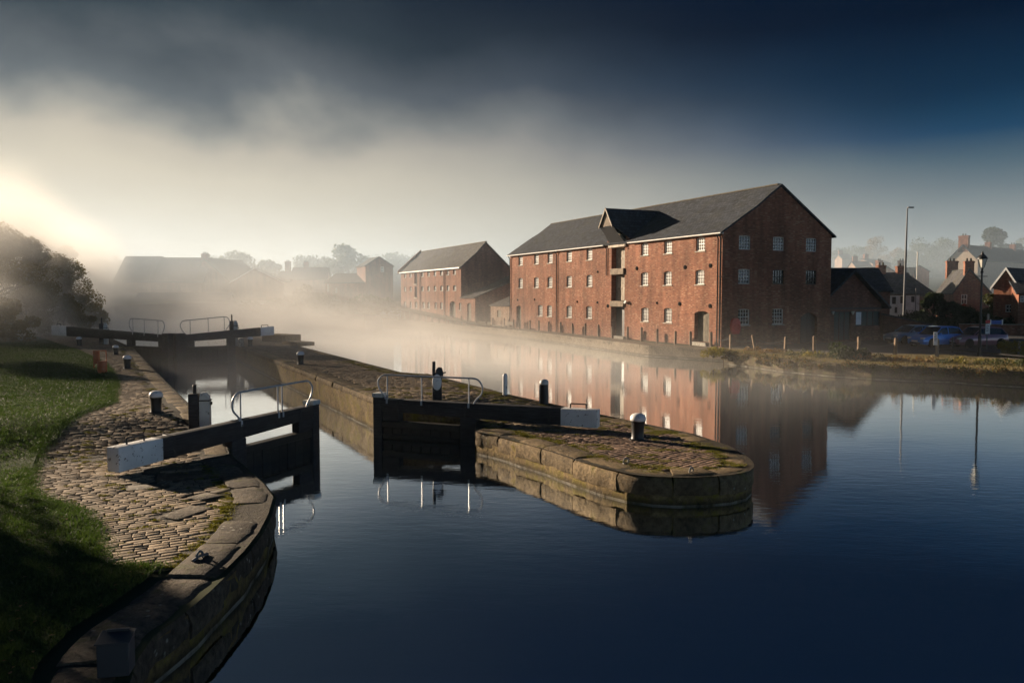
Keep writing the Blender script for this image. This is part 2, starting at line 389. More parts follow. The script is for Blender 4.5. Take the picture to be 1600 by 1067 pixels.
def m_paint(name, c, chip=(.12, .10, .08), amt=.0, rough=.45, spec=.4):
    t = MT(name, rough, spec); o = t.pos(); n = t.noise(o, 9, 6, .7); n2 = t.noise(o, 1.7, 3)
    cc = t.mix(1.0, c, t.ramp(n2, [(.3, .82), (.7, 1.05)]), 'MULTIPLY')
    if amt: cc = t.mix(t.ramp(n, [(.70 - amt, 0), (.74 - amt, 1)]), cc, chip)
    t.set('Base Color', cc); t.bump(n, .15, .004); return t.m
WHITE = m_paint('white_paint', (.82, .82, .80), (.14, .12, .10), .10); WHITE_OLD = m_paint('worn_white_paint', (.62, .62, .58), (.16, .15, .12), .10)
JOINERY = m_paint('window_paint', (.72, .70, .66)); BLACK = m_paint('black_iron', (.016, .016, .017), (.06, .045, .035), .03, .42)
RAIL = m_paint('rail_paint', (.50, .51, .52), (.2, .15, .1), .04, .4); IRON = m_paint('iron_dark', (.03, .028, .028), (.09, .05, .03), .1, .5)
DARKPAINT = m_paint('dark_joinery', (.02, .019, .02)); BOXM = m_paint('box_paint', (.045, .047, .052), (.06, .05, .04), .05, .5)
MATTE = MT('matte_iron', .95, .05, 0, (.022, .02, .02)).m; RED = m_paint('red_plastic', (.55, .014, .022)); ORANGE = m_paint('orange_plastic', (.55, .16, .06), (.35, .2, .12), .1); RENDER_W = m_paint('white_render', (.60, .62, .62), (.4, .4, .38), .0, .8)
BLUEP = m_paint('blue_paint', (.03, .10, .42)); SIGNW = m_paint('sign_white', (.70, .71, .72))
RENDER_C = m_paint('cream_render', (.46, .36, .27), (.35, .25, .18), .06, .9)

def m_glass(name, c=(.012, .016, .02), rough=.05):
    t = MT(name, rough, .5, 0, c); t.set('IOR', 1.5); n = t.noise(t.pos(), 1.6, 2); t.bump(n, .06, .05); return t.m
GLASS = m_glass('window_glass'); CARGLASS = m_glass('car_glass', (.010, .013, .015), .03); GLASS_PALE = m_glass('pale_glass', (.50, .485, .45), .15)  # the last of these has a pale base, for canal-front panes
TEALGLASS = m_glass('teal_glass', (.02, .07, .085), .06)
def m_car(name, c):
    t = MT(name, .28, .5, 0.2, c); t.set('Coat Weight', .7); t.set('Coat Roughness', .05); return t.m
CAR_TEAL = m_car('car_paint_slate', (.18, .28, .36)); CAR_BLUE = m_car('car_paint_blue', (.05, .25, .70)); CAR_MAROON = m_car('car_paint_maroon', (.26, .12, .15))
TYRE = MT('tyre_rubber', .85, .2, 0, (.012, .012, .013)).m; CHROME = MT('alloy', .3, .5, .9, (.5, .5, .52)).m; LAMPG = MT('lamp_glass', .15, .5, 0, (.72, .70, .62)).m
TAIL = MT('tail_lens', .2, .5, 0, (.25, .01, .01)).m; STEEL = MT('galvanised', .6, .3, .2, (.13, .135, .14)).m; PVC = MT('pale_pole', .5, .4, 0, (.62, .60, .54)).m

def m_leaf(name, a, b, trans=.35):
    t = MT(name, .6, .25); r = t.n('ShaderNodeNewGeometry').outputs['Random Per Island']; n = t.noise(t.pos(), .5, 3)
    f = t.math('ADD', t.math('MULTIPLY', r, .6), t.math('MULTIPLY', n, .5), True); c = t.mix(f, a, b); t.set('Base Color', c)
    tr = t.n('ShaderNodeBsdfTranslucent'); t.inp(tr, 0, t.mix(1.0, c, (1.3, 1.25, .7), 'MULTIPLY')); ms = t.n('ShaderNodeMixShader'); ms.inputs[0].default_value = trans
    t.nt.links.new(t.b.outputs[0], ms.inputs[1]); t.nt.links.new(tr.outputs[0], ms.inputs[2]); t.nt.links.new(ms.outputs[0], t.nt.nodes['Material Output'].inputs[0]); return t.m
L_HEDGE = m_leaf('hedge_leaf', (.115, .10, .035), (.18, .145, .05), .55); L_GREEN = m_leaf('tree_leaf', (.035, .05, .018), (.08, .085, .03)); L_DARK = m_leaf('evergreen_leaf', (.015, .028, .012), (.035, .05, .02))
L_BROWN = m_leaf('autumn_leaf', (.10, .06, .022), (.20, .12, .04)); L_YEL = m_leaf('yellow_leaf', (.16, .15, .03), (.26, .21, .04))
G_BLADE = m_leaf('grass_blade', (.024, .058, .016), (.062, .098, .026), .4); G_MOSS = m_leaf('moss_tuft', (.075, .085, .014), (.19, .175, .03), .35)
G_DRY = m_leaf('dry_grass', (.14, .12, .05), (.26, .2, .09), .3); L_RED = m_leaf('red_flower', (.3, .02, .015), (.45, .05, .03))
BARK = m_wood('bark', (.05, .04, .03), .9, 1.8, .1, (8, 8, 2))

def m_water():
    t = MT('water', .015, .5, 0, (.0025, .005, .009)); t.set('IOR', 1.33); p = t.pos()
    n1 = t.noise(t.map(p, (1.0, 2.6, 1), (0, 0, R(20))), 1.6, 3, .55); n2 = t.noise(t.map(p, (.55, 1.2, 1), (0, 0, R(-15))), .35, 2)
    n3 = t.noise(t.map(p, (1.2, 3.4, 1), (0, 0, R(10))), 5.0, 2)
    calm = t.ramp(t.noise(p, .06, 2), [(.35, .35), (.65, 1.0)])
    h = t.math('ADD', t.math('MULTIPLY', n1, .55), t.math('ADD', n2, t.math('MULTIPLY', n3, .10)))
    t.bump(t.math('MULTIPLY', h, calm), .06, .12)
    gl = t.n('ShaderNodeBsdfGlossy'); gl.inputs['Color'].default_value = (.93, .97, 1, 1); gl.inputs['Roughness'].default_value = .015
    t.nt.links.new(t.b.inputs['Normal'].links[0].from_socket, gl.inputs['Normal'])
    ms = t.n('ShaderNodeMixShader'); ms.inputs[0].default_value = .88; t.nt.links.new(t.b.outputs[0], ms.inputs[1]); t.nt.links.new(gl.outputs[0], ms.inputs[2])
    t.nt.links.new(ms.outputs[0], t.nt.nodes['Material Output'].inputs[0]); return t.m
WATER = m_water()
def m_volume(name, dens, col=(.95, .95, .95), g=.5):
    m = bpy.data.materials.new(name); m.use_nodes = True; nt = m.node_tree; nt.nodes.remove(nt.nodes['Principled BSDF'])
    v = nt.nodes.new('ShaderNodeVolumePrincipled'); v.inputs['Color'].default_value = (*col, 1); v.inputs['Density'].default_value = dens; v.inputs['Anisotropy'].default_value = g
    nt.links.new(v.outputs[0], nt.nodes['Material Output'].inputs['Volume']); return m, nt, v
# ------------------------------------------------------------------ land, water, lock
V2 = lambda p: Vector((p[0], p[1]))
LR = [Vector(p) for p in ((-6, -14), (-4.9, -4), (-4.2, 2), (-3.9, 6))] + [V2(P(x, y, ZLOW)) for x, y in
     ((200, 1067), (212, 1025), (240, 985), (288, 950), (330, 915), (358, 888), (388, 858), (411, 828), (425, 800), (432, 774), (416, 753), (380, 722), (362, 707))]
LR += [Vector((-7.45, 20.85))] + [V2(Pz(x, y)) for x, y in ((299, 631), (265, 599), (207, 541))]
n_left_rim = len(LR)
LFAR = [Vector(p) for p in ((-29, 59), (-36.5, 71), (-46, 85), (-55, 104), (-60, 121), (-52, 133), (-37, 141), (-27, 147))]
QE = [V2(P(x, y, ZQ)) for x, y in ((822, 517.5), (1010, 540), (1130, 546.5), (1225, 550.5), (1319, 554), (1400, 555.5), (1490, 557), (1600, 565.5))]
QE = [Vector((-22.2, 137)), Vector((-9.8, 110))] + QE + [Vector((36, 41)), Vector((60, 30)), Vector((120, 4)), Vector((260, -60))]
LAND = LR + LFAR + QE + [Vector((700, -90)), Vector((760, 300)), Vector((700, 640)), Vector((0, 700)), Vector((-700, 640)), Vector((-760, 300)), Vector((-700, -90)), Vector((-60, -60))]
def ground_pts():
    out = []
    for r0, r1, st in ((0, 40, 2.0), (40, 110, 4.0), (110, 240, 9.0), (240, 800, 28.0)):
        g = np.arange(-800, 800, st); gx, gy = np.meshgrid(g, g); gx = gx.ravel() + rng.uniform(-.25, .25, gx.size) * st; gy = gy.ravel() + rng.uniform(-.25, .25, gy.size) * st
        rr = np.hypot(gx, gy); m = (rr >= r0) & (rr < r1) & (gy > -95); gx, gy = gx[m], gy[m]; m = in_poly(gx, gy, LAND); out += list(zip(gx[m], gy[m]))
    return out
gr = sheet('ground', LAND, gzf, FIELD, dz=-.06, extra=ground_pts()); tag(gr, 'rough grassy ground rising to low hills around the canal basin', 'ground', kind='structure')
mb = MB(); mb.quad((-780, -110, 0), (780, -110, 0), (780, 700, 0), (-780, 700, 0))
wa = mb.build('water', WATER); tag(wa, 'still dark canal water mirroring the brick warehouse', 'water', kind='structure')

# the tongue of land between the lock and the basin
ISL_L = [V2(Pz(x, y)) for x, y in ((362, 534), (380, 542), (430, 561.5), (505, 590.5), (585, 621))] + [Vector(p) for p in ((-3.6, 26.15), (-2.5, 25.75), (-1.6, 25.3), (-1.12, 24.5))]
ISL_N = [V2(P(x, y, ZLOW)) for x, y in ((742, 674), (768, 678), (807, 689), (854, 702), (907, 720), (957, 733), (990, 740), (1032, 743.5), (1090, 744), (1145, 740), (1173, 733), (1178, 724), (1168, 712), (1139, 695))]
ISL_R = [V2(Pz(x, y)) for x, y in ((1085, 677), (950, 649), (882, 634), (785, 613), (672, 584), (627, 581), (560, 564), (466, 540), (430, 528), (398, 521))]
ISL_N = [V2(p) for p in curve([Vector((p.x, p.y, 0)) for p in ISL_N], 2)]
ISL = ISL_L + ISL_N + ISL_R
isl = sheet('lock_island', ISL, zf, DIRT, step=.8, dz=-.016); tag(isl, 'long stone island between the lock chamber and the basin', 'lock island', kind='structure')

def strip_wall(name, pts, ztop, zbot, mat, parent=None, step=.6, bow=0.0):
    q = resample([Vector((p.x, p.y, 0)) for p in pts], step); mb = MB(); L = 0; rows = 5; vs = []; uv = []
    for i, p in enumerate(q):
        if i: L += (p - q[i - 1]).length
        zt = ztop(p.x, p.y) if callable(ztop) else ztop
        for k in range(rows):
            z = zt + (zbot - zt) * k / (rows - 1); j = .018 * math.sin(i * 2.1 + k * 3.7); vs.append((p.x + j, p.y + j, z)); uv.append((L, z))
    fs = []
    for i in range(len(q) - 1):
        for k in range(rows - 1): a = i * rows + k; fs.append((a, a + 1, a + rows + 1, a + rows))
    me = bpy.data.meshes.new(name); me.from_pydata(vs, [], fs); me.update(); box_uv(me)
    uvd = me.uv_layers[0].data
    for l in me.loops: uvd[l.index].uv = uv[l.vertex_index]
    return link_mesh(name, me, mat, parent)
def coping(pts, parent, w, h, length, mat, name='coping_stone', rr=.10, jit=.02, gap=.022, zfun=zf):
    q = [Vector((p.x, p.y, 0)) for p in pts]; L = [0]
    for a, b in zip(q, q[1:]): L.append(L[-1] + (b - a).length)
    def at(t):
        t = min(max(t, 0), L[-1])
        for j in range(len(q) - 1):
            if t <= L[j + 1] or j == len(q) - 2:
                f = (t - L[j]) / max(1e-9, L[j + 1] - L[j]); return q[j].lerp(q[j + 1], f)
    def nrm(t):
        d = (at(t + .35) - at(t - .35)).normalized(); return Vector((-d.y, d.x, 0))
    t = 0; out = []
    while t < L[-1] - .25:
        l = length * random.uniform(.75, 1.3); e = min(L[-1], t + l)
        if L[-1] - e < .45: e = L[-1]
        dz = random.uniform(-jit, jit); tl = random.uniform(-jit, jit) * .6; push = random.uniform(-.025, .02); ww = w * random.uniform(.9, 1.06)
        k = max(3, int((e - t) / .17) + 1); vs = []
        prof = [(ww, -.30), (ww, -.02), (ww - .03, 0), (rr * 1.7, .0), (rr * .8, -rr * .18), (rr * .22, -rr * .62), (0, -rr * 1.35), (.012, -h + .03), (.035, -h)]
        for i in range(k):
            tt = t + gap / 2 + (e - t - gap) * i / (k - 1); p = at(tt); n = nrm(tt); zt = zfun(p.x, p.y); en = -.018 if i in (0, k - 1) else 0
            for a, b in prof:
                wob = .014 * math.sin(tt * 9 + b * 17) + random.uniform(-.011, .011); pp = p + n * (a + push + wob * (a < .4)); vs.append((pp.x, pp.y, zt + dz + tl * (a - ww) + b + en * (b > -.25) + random.uniform(-.006, .006)))
        m = len(prof); fs = [(i * m + j, i * m + j + 1, (i + 1) * m + j + 1, (i + 1) * m + j) for i in range(k - 1) for j in range(m - 1)]
        fs += [tuple(range(m)), tuple(range((k - 1) * m, k * m))[::-1]]
        me = bpy.data.meshes.new(name); me.from_pydata(vs, [], fs); me.update()
        me.polygons.foreach_set('use_smooth', [True] * len(me.polygons)); me.set_sharp_from_angle(angle=R(50))
        out.append(link_mesh(name, me, mat, parent)); t = e
    return out
strip_wall('retaining_wall', offset_line(ISL, .04), lambda x, y: zf(x, y) - .16, -2.3, LOCKWALL, isl)
coping(ISL_L, isl, .62, .27, 1.25, COPING)
coping(ISL_L[-1:] + ISL_N + ISL_R[:2], isl, .72, .46, 1.25, COPING, rr=.13, jit=.035, gap=.035)
coping(ISL_R[1:], isl, .55, .30, 1.3, COPING)

# towpath on the left of the lock
LAWN_E = [(20, 521), (60, 527), (110, 544), (160, 567), (177, 590), (177, 605), (172, 630), (120, 648), (86, 675), (62, 700), (46, 740), (43, 762), (58, 778), (100, 790), (132, 803), (147, 830), (155, 884), (252, 886)]
LE = [V2(Pz(x, y)) for x, y in LAWN_E]
near_in = offset_line(LR, .80)
TOW = [V2(p) for p in offset_line(LR[9:n_left_rim], .06)] + [Vector((-27.5, 56.8)), Vector((-36, 70.5)), Vector((-42, 72))] + LE
# near the camera the paving narrows to the coping alone
tow = sheet('towpath', TOW, zf, DIRT, step=.8, dz=-.016); tag(tow, 'worn stone sett towpath along the left side of the lock', 'towpath', kind='structure')
strip_wall('retaining_wall', offset_line(LR, .04), lambda x, y: zf(x, y) - .16, -2.3, LOCKWALL, tow)
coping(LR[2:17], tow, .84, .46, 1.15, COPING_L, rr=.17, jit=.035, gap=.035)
coping(LR[16:n_left_rim], tow, .62, .27, 1.2, COPING)
strip_wall('bank_edge', [LR[-1]] + LFAR, lambda x, y: gzf(x, y) - .05, -1.5, BANKM, gr, 1.5)

# setts, laid in rows across the lock
def chamfer_block(l, w, h, c=.008):
    a, b = l / 2, w / 2
    v = [(-a, -b, -h), (a, -b, -h), (a, b, -h), (-a, b, -h), (-a, -b, -c), (a, -b, -c), (a, b, -c), (-a, b, -c), (-a + c, -b + c, 0), (a - c, -b + c, 0), (a - c, b - c, 0), (-a + c, b - c, 0)]
    f = [(0, 1, 5, 4), (1, 2, 6, 5), (2, 3, 7, 6), (3, 0, 4, 7), (4, 5, 9, 8), (5, 6, 10, 9), (6, 7, 11, 10), (7, 4, 8, 11), (8, 9, 10, 11)]
    return np.array(v), np.array(f)
def lay_setts(parent, poly, ang, pitch, lmin, lmax, mat, s_off, n_obj=300, skip=None, wave=.10, namee='sett'):
    e = Vector((CX.x * math.cos(ang) + AX.x * math.sin(ang), CX.y * math.cos(ang) + AX.y * math.sin(ang))); g = Vector((-e.y, e.x))
    us = [p.dot(e) for p in poly]; ws = [p.dot(g) for p in poly]
    rows = []; w = min(ws)
    while w < max(ws):
        u = min(us) + random.uniform(-.3, 0)
        while u < max(us):
            l = random.uniform(lmin, lmax); rows.append((u + l / 2, w, l)); u += l + .018
        w += pitch
    A = np.array(rows); wv = A[:, 1] + wave * np.sin(A[:, 0] * .9) ; X = A[:, 0] * e.x + wv * g.x; Y = A[:, 0] * e.y + wv * g.y
    m = in_poly(X, Y, poly)
    if skip is not None: m &= ~skip(X, Y)
    X, Y, Ls = X[m], Y[m], A[m, 2]; d = np.hypot(X, Y); o = np.argsort(d); X, Y, Ls = X[o], Y[o], Ls[o]
    shp = []
    for k in range(6):
        l = lmin + (lmax - lmin) * k / 5; v, f = chamfer_block(l, pitch - .018, .08); v = v + np.random.default_rng(k).uniform(-.006, .006, v.shape)
        me = np_mesh('sett', v, f); me.materials.append(mat); shp.append((l, me))
    base = math.atan2(e.y, e.x); n = len(X); Vs = []; Fs = []; cnt = 0
    for i in range(n):
        x, y, l = float(X[i]), float(Y[i]), float(Ls[i]); z = zf(x, y) + random.uniform(-.006, .004) + .010 * math.sin(x * 2.3) * math.sin(y * 1.9); a = base + random.uniform(-.05, .05) + .09 * math.cos(x * .9)
        tx, ty = random.uniform(-.014, .014), random.uniform(-.014, .014)
        if i < n_obj:
            k = min(range(6), key=lambda q: abs(shp[q][0] - l)); ob = link_mesh(namee, shp[k][1], None, parent); ob.location = (x, y, z); ob.rotation_euler = (tx, ty, a); ob.scale = (l / shp[k][0], 1, 1)
        else:
            v, f = chamfer_block(l, pitch - .018, .08); v = v + rng.uniform(-.005, .005, v.shape); c, s_ = math.cos(a), math.sin(a)
            q = np.empty_like(v); q[:, 0] = v[:, 0] * c - v[:, 1] * s_ + x; q[:, 1] = v[:, 0] * s_ + v[:, 1] * c + y; q[:, 2] = v[:, 2] + z + v[:, 0] * ty + v[:, 1] * tx
            Vs.append(q); Fs.append(f + cnt); cnt += 12
    if Vs:
        o = link_mesh('setts', np_mesh('setts', np.concatenate(Vs), np.concatenate(Fs)), mat, parent); o['kind'] = 'stuff'
SLABS = [((300, 742), 1.5, .85, -.1), ((262, 730), 1.0, .8, .15), ((232, 760), .8, .5, -.2), ((342, 772), 1.0, .7, .5), ((290, 800), .9, .55, .75)]
slab_c = []
for (x, y), l, w, a in SLABS:
    p = Pz(x, y); slab_c.append((p.x, p.y, l, w, a))
base_a = math.atan2(CX.y, CX.x)
def in_slab(X, Y):
    m = np.zeros(X.shape, bool)
    for x, y, l, w, a in slab_c:
        c, s_ = math.cos(base_a + a), math.sin(base_a + a); u = (X - x) * c + (Y - y) * s_; v = -(X - x) * s_ + (Y - y) * c; m |= (np.abs(u) < l / 2 + .08) & (np.abs(v) < w / 2 + .04)
    return m
for x, y, l, w, a in slab_c:
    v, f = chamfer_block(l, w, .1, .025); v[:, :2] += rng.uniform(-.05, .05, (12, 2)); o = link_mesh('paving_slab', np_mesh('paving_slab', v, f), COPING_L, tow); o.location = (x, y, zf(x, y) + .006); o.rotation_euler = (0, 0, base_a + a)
inner = offset_line(LR[9:n_left_rim], .86)
PAVE = inner + [Vector((-28.5, 56.5)), Vector((-36, 70)), Vector((-41, 71.5))] + LE
lay_setts(tow, PAVE, -.02, .135, .16, .34, SETT, 0, 300, in_slab)
def isl_poly(pts, q): return offset_line(pts, q)
II = offset_line(ISL, .70)
NOSE = [p for p in II if p.dot(AX) < 20.3]; UPP = II
def is_nose(X, Y): return (X * AX.x + Y * AX.y) < 20.0
lay_setts(isl, UPP, .06, .165, .2, .38, SETT, 0, 40, is_nose)
lay_setts(isl, UPP, .30, .145, .20, .32, SETT_RED, 0, 260, lambda X, Y: ~is_nose(X, Y))

# lawn and its grass
LAWN = [Vector((p.x, p.y)) for p in LE] + [Vector(p) for p in offset_line(LR[3:9], .96)[::-1]] + [Vector((-5.2, -2)), Vector((-6, -10)), Vector((-60, -10)), Vector((-75, 40)), Vector((-70, 84)), Vector((-52, 86))]
def lawn_z(x, y): return zf(x, y) + .015 + .03 * math.sin(x * .7 + 1) * math.sin(y * .45)
lw = sheet('lawn', LAWN, lawn_z, TURF, step=1.0); tag(lw, 'mown grass bank beside the towpath', 'lawn', kind='structure')
def blades(name, X, Y, Z, hgt, wid, mat, lean=.5):
    n = len(X); a = rng.uniform(0, 2 * math.pi, n); h = hgt * rng.uniform(.5, 1.25, n); w = wid * rng.uniform(.7, 1.3, n); b = rng.uniform(0, 2 * math.pi, n); ln = h * lean * rng.uniform(0, 1.3, n)
    V = np.empty((n, 3, 3), np.float32)
    V[:, 0] = np.stack([X - np.cos(a) * w, Y - np.sin(a) * w, Z], 1); V[:, 1] = np.stack([X + np.cos(a) * w, Y + np.sin(a) * w, Z], 1); V[:, 2] = np.stack([X + np.cos(b) * ln, Y + np.sin(b) * ln, Z + h], 1)
    return link_mesh(name, np_mesh(name, V.reshape(-1, 3), np.arange(3 * n).reshape(-1, 3)), mat)
lawn_zv = np.vectorize(lawn_z)
D = np.exp(rng.uniform(math.log(5.0), math.log(88), 620000)); X = rng.uniform(-.82, -.02, D.size) * D
m = in_poly(X, D, LAWN); X, Y = X[m], D[m]
clump = .55 + .45 * np.sin(X * 5.1 + 2 * np.sin(Y * 3.3)) * np.sin(Y * 4.7 + 1.5 * np.sin(X * 2.9))
g = blades('grass', X, Y, lawn_zv(X, Y), (.035 + .028 * clump) * (1 + Y * .004), np.maximum(.0035, Y * .00045), G_BLADE, .9)
tag(g, 'short green grass covering the lawn by the lock', 'grass', kind='stuff')
# ragged fringe over the paving edge and moss in joints
def along(pts, n, spread):
    q = resample([Vector((p.x, p.y, 0)) for p in pts], .05); i = rng.integers(0, len(q), n); return np.array([q[k].x for k in i]) + rng.normal(0, spread, n), np.array([q[k].y for k in i]) + rng.normal(0, spread, n)
zfv = np.vectorize(zf)
fx, fy = along(LE[2:], 42000, .11); g = blades('grass', fx, fy, zfv(fx, fy) + .0, .065, .005, G_BLADE, 1.1); tag(g, 'ragged grass fringe creeping over the towpath edge', 'grass', kind='stuff')
def moss(n_clump, poly_x, poly_y, sd, per, hgt=.022):
    k = rng.integers(0, len(poly_x), n_clump); cx = np.repeat(poly_x[k], per); cy_ = np.repeat(poly_y[k], per); s1 = np.repeat(sd * rng.uniform(.3, 1.6, n_clump), per)
    return cx + rng.normal(0, 1, cx.size) * s1, cy_ + rng.normal(0, 1, cx.size) * s1 * .55
a1 = along(offset_line(LR[6:16], .86), 400, .03); a2 = along(inner[8:], 300, .1); a3 = along([V2(Pz(x, y)) for x, y in ((140, 655), (136, 700), (128, 730))], 80, .04)
rx = np.concatenate([a1[0], a2[0], a3[0]]); ry = np.concatenate([a1[1], a2[1], a3[1]]); mx, my = moss(190, rx, ry, .07, 110)
pX = rng.uniform(-12, -4, 4000); pY = rng.uniform(10, 26, 4000); m = in_poly(pX, pY, PAVE); mx2, my2 = moss(110, pX[m], pY[m], .06, 90)
mx = np.concatenate([mx, mx2]); my = np.concatenate([my, my2]); m = in_poly(mx, my, TOW); mx, my = mx[m], my[m]
g = blades('moss', mx, my, zfv(mx, my) - .015, .035, .006, G_MOSS, 1.0); tag(g, 'yellow green moss tufts in the joints of the towpath setts', 'moss', kind='stuff')
a1 = along(offset_line(ISL_N, .74), 500, .05); a2 = along(offset_line(ISL_R[:7], .6), 400, .2); pX = rng.uniform(-6, 9, 6000); pY = rng.uniform(15, 30, 6000); m = in_poly(pX, pY, offset_line(ISL, .3)); a3 = (pX[m], pY[m])
mx, my = moss(260, np.concatenate([a1[0], a2[0], a2[0]]), np.concatenate([a1[1], a2[1], a2[1]]), .10, 110); m2x, m2y = moss(220, a3[0], a3[1], .09, 90)
mx = np.concatenate([mx, m2x]); my = np.concatenate([my, m2y]); m = in_poly(mx, my, offset_line(ISL, .12)); mx, my = mx[m], my[m]
g = blades('moss', mx, my, zfv(mx, my) - .012, .04, .007, G_MOSS, 1.0); tag(g, 'yellow green moss and grass tufts on the lock island', 'moss', kind='stuff')

# fallen leaves on the grass and a few afloat
def flat_leaves(name, X, Y, Z, size, mat, label, cat):
    n = len(X); a = rng.uniform(0, 6.28, n); s = size * rng.uniform(.5, 1.3, n); c, q = np.cos(a) * s, np.sin(a) * s; h = rng.uniform(0, .4, n) * s; V = np.empty((n, 4, 3), np.float32)
    V[:, 0] = np.stack([X - c, Y - q, Z], 1); V[:, 1] = np.stack([X + q * .5, Y - c * .5, Z + h], 1); V[:, 2] = np.stack([X + c, Y + q, Z + .3 * h], 1); V[:, 3] = np.stack([X - q * .5, Y + c * .5, Z + h], 1)
    o = link_mesh(name, np_mesh(name, V.reshape(-1, 3), np.arange(4 * n).reshape(-1, 4)), mat); tag(o, label, cat, kind='stuff')
D = np.exp(rng.uniform(math.log(6), math.log(40), 900)); X = rng.uniform(-.8, -.1, D.size) * D; m = in_poly(X, D, LAWN); X, Y = X[m], D[m]
flat_leaves('fallen_leaves', X, Y, lawn_zv(X, Y) + .03, .035, L_BROWN, 'brown fallen leaves scattered over the lawn', 'leaves')
# taller tufts and weeds
D = np.exp(rng.uniform(math.log(6), math.log(45), 9000)); X = rng.uniform(-.8, -.1, D.size) * D; m = in_poly(X, D, LAWN); X, Y = X[m][:260], D[m][:260]
X = np.repeat(X, 40) + rng.normal(0, .07, 40 * X.size); Y = np.repeat(Y, 40) + rng.normal(0, .07, Y.size * 40); m = in_poly(X, Y, LAWN); X, Y = X[m], Y[m]
g = blades('grass_tufts', X, Y, lawn_zv(X, Y), .10, .005, G_BLADE, .8); tag(g, 'longer grass tufts standing out of the lawn', 'grass', kind='stuff')
# ------------------------------------------------------------------ lock gates, paddle gear, bollards
def lock_gate(label, hinge, mitre, tail, ztop_m, ztop_t, th_m, th_t, zleaf, post_top, rails, cap=True, white=1.15, rise=0, gname='lock gates', post_w=.32, beam_w=.34, plank_n=8, post_side=1, rail_side=1):
    hx, hy = hinge; d = Vector((tail[0] - mitre[0], tail[1] - mitre[1])); d.normalize(); rz = math.atan2(d.y, d.x)
    g = thing('lock_gate', label, 'lock gate', (hx, hy, 0), rz, gname)
    lm = (Vector(mitre) - Vector(hinge)).dot(d); lt = (Vector(tail) - Vector(hinge)).dot(d)
    def zt(x): f = (x - lm) / (lt - lm); return ztop_m + (ztop_t - ztop_m) * f
    def th(x): f = min(1, max(0, (x - lm) / (lt - lm))); return th_m + (th_t - th_m) * f ** .8
    def seg(x0, x1, w=beam_w, n=3, bow=.0):
        mb = MB(); vs = []; ks = n + 1
        for i in range(ks):
            x = x0 + (x1 - x0) * i / n; z = zt(x); t = th(x)
            vs += [(x, -w / 2, z - t), (x, w / 2, z - t), (x, w / 2, z), (x, -w / 2, z)]
        fs = [(0, 1, 2, 3), tuple(range((ks - 1) * 4, ks * 4))[::-1]]
        for i in range(n):
            for k in range(4): fs.append((i * 4 + k, i * 4 + (k + 1) % 4, (i + 1) * 4 + (k + 1) % 4, (i + 1) * 4 + k))
        mb.add(vs, fs); return mb
    seg(lm + post_w * .4, lt - white).build('balance_beam', BEAM, g, 40, .022, 2)
    w = seg(lt - white + .004, lt, beam_w + .02).build('beam_end', WHITE, g, 40, .03, 2); w['label'] = 'white painted end of the balance beam'
    # staple handle on the beam end
    zz = zt(lt - .6); mb = MB(); mb.tube([(lt - .86, 0, zz - .03), (lt - .86, 0, zz + .12), (lt - .84, 0, zz + .135), (lt - .40, 0, zz + .135), (lt - .38, 0, zz + .12), (lt - .38, 0, zz - .03)], .022, 6); mb.build('beam_handle', IRON, g, 30)
    h = post_w / 2; mb = MB(); mb.box(lm - h, lm + h, -h * 1.05, h * 1.05, -1.2, post_top); mp = mb.build('mitre_post', BEAM, g, 40, .03, 2)
    if cap:
        mb = MB(); mb.box(lm - h - .02, lm + h + .02, -h - .04, h + .04, post_top - .07, post_top + .07); mb.build('post_cap', WHITE_OLD, mp, 40, .035, 2)
    mb = MB(); mb.box(-.30, .24, -.17, .17, -1.2, zt(0) - th(0) + .01); mb.build('heel_post', BEAM, g, 40, .04, 2)
    mb = MB(); mb.box(lm + h + .004, lm + h + .62, -.14, .14, zleaf + .002, zt(lm) - th(lm) + .01); mb.build('gate_block', BEAM, g, 40, .02)
    mb = MB(); mb.box(lm + h + .003, -.304, -.17, .13, zleaf - .20, zleaf); mb.build('top_rail', WETWOOD, g, 40, .02)
    x = lm + h + .01; wdt = (-.31 - x) / plank_n; me = None
    for i in range(plank_n):
        if me is None:
            mb = MB(); mb.box(0, wdt - .012, -.10, .06, -1.3, zleaf - .205); o = mb.build('plank', WETWOOD, g, 40, .012); me = o.data
        else: o = link_mesh('plank', me, None, g)
        o.location = (x + wdt * i, .006 * ((i * 7) % 3), 0)
    mb = MB(); mb.box(lm + h + .02, -.32, -.16, -.102, .02, .16); mb.build('lower_rail', WETWOOD, g, 40, .015)
    for xs in (lm + .75, -.12, lt - white - .35):                                     # iron straps with bolt heads
        mb = MB(); z1, t1 = zt(xs), th(xs); b2 = beam_w / 2 + .006; mb.box(xs - .04, xs + .04, -b2, b2, z1 - t1 - .006, z1 + .007); st_ = mb.build('iron_strap', IRON, g, 40, .004)
        for q in (.25, .75):
            for s_ in (-1, 1): mb = MB(); mb.box(xs - .018, xs + .018, min(s_ * b2, s_ * (b2 + .02)), max(s_ * b2, s_ * (b2 + .02)), z1 - t1 * q - .018, z1 - t1 * q + .018); mb.build('bolt', IRON, st_, 40, .004)
    x0, x1, hh, posts = rails; zb0, zb1 = zt(x0), zt(x1); y = rail_side * (beam_w / 2 - .03); mb = MB()
    A = curve([(x1 - .14, y, zb1 - .06), (x1 - .06, y, zb1 + .10), (x1 + .14, y, zb1 + hh * .40), (x1 + .16, y, zb1 + hh * .72), (x1 + .0, y, zb1 + hh * .96), (x1 - .25, y, zb1 + hh)], 5)
    B = curve([(x0 + .25, y, zb0 + hh), (x0 + .02, y, zb0 + hh * .96), (x0 - .14, y, zb0 + hh * .72), (x0 - .08, y, zb0 + hh * .40), (x0 + .10, y, zb0 + hh * .12), (x0 + .16, y, zb0 - .06)], 5)
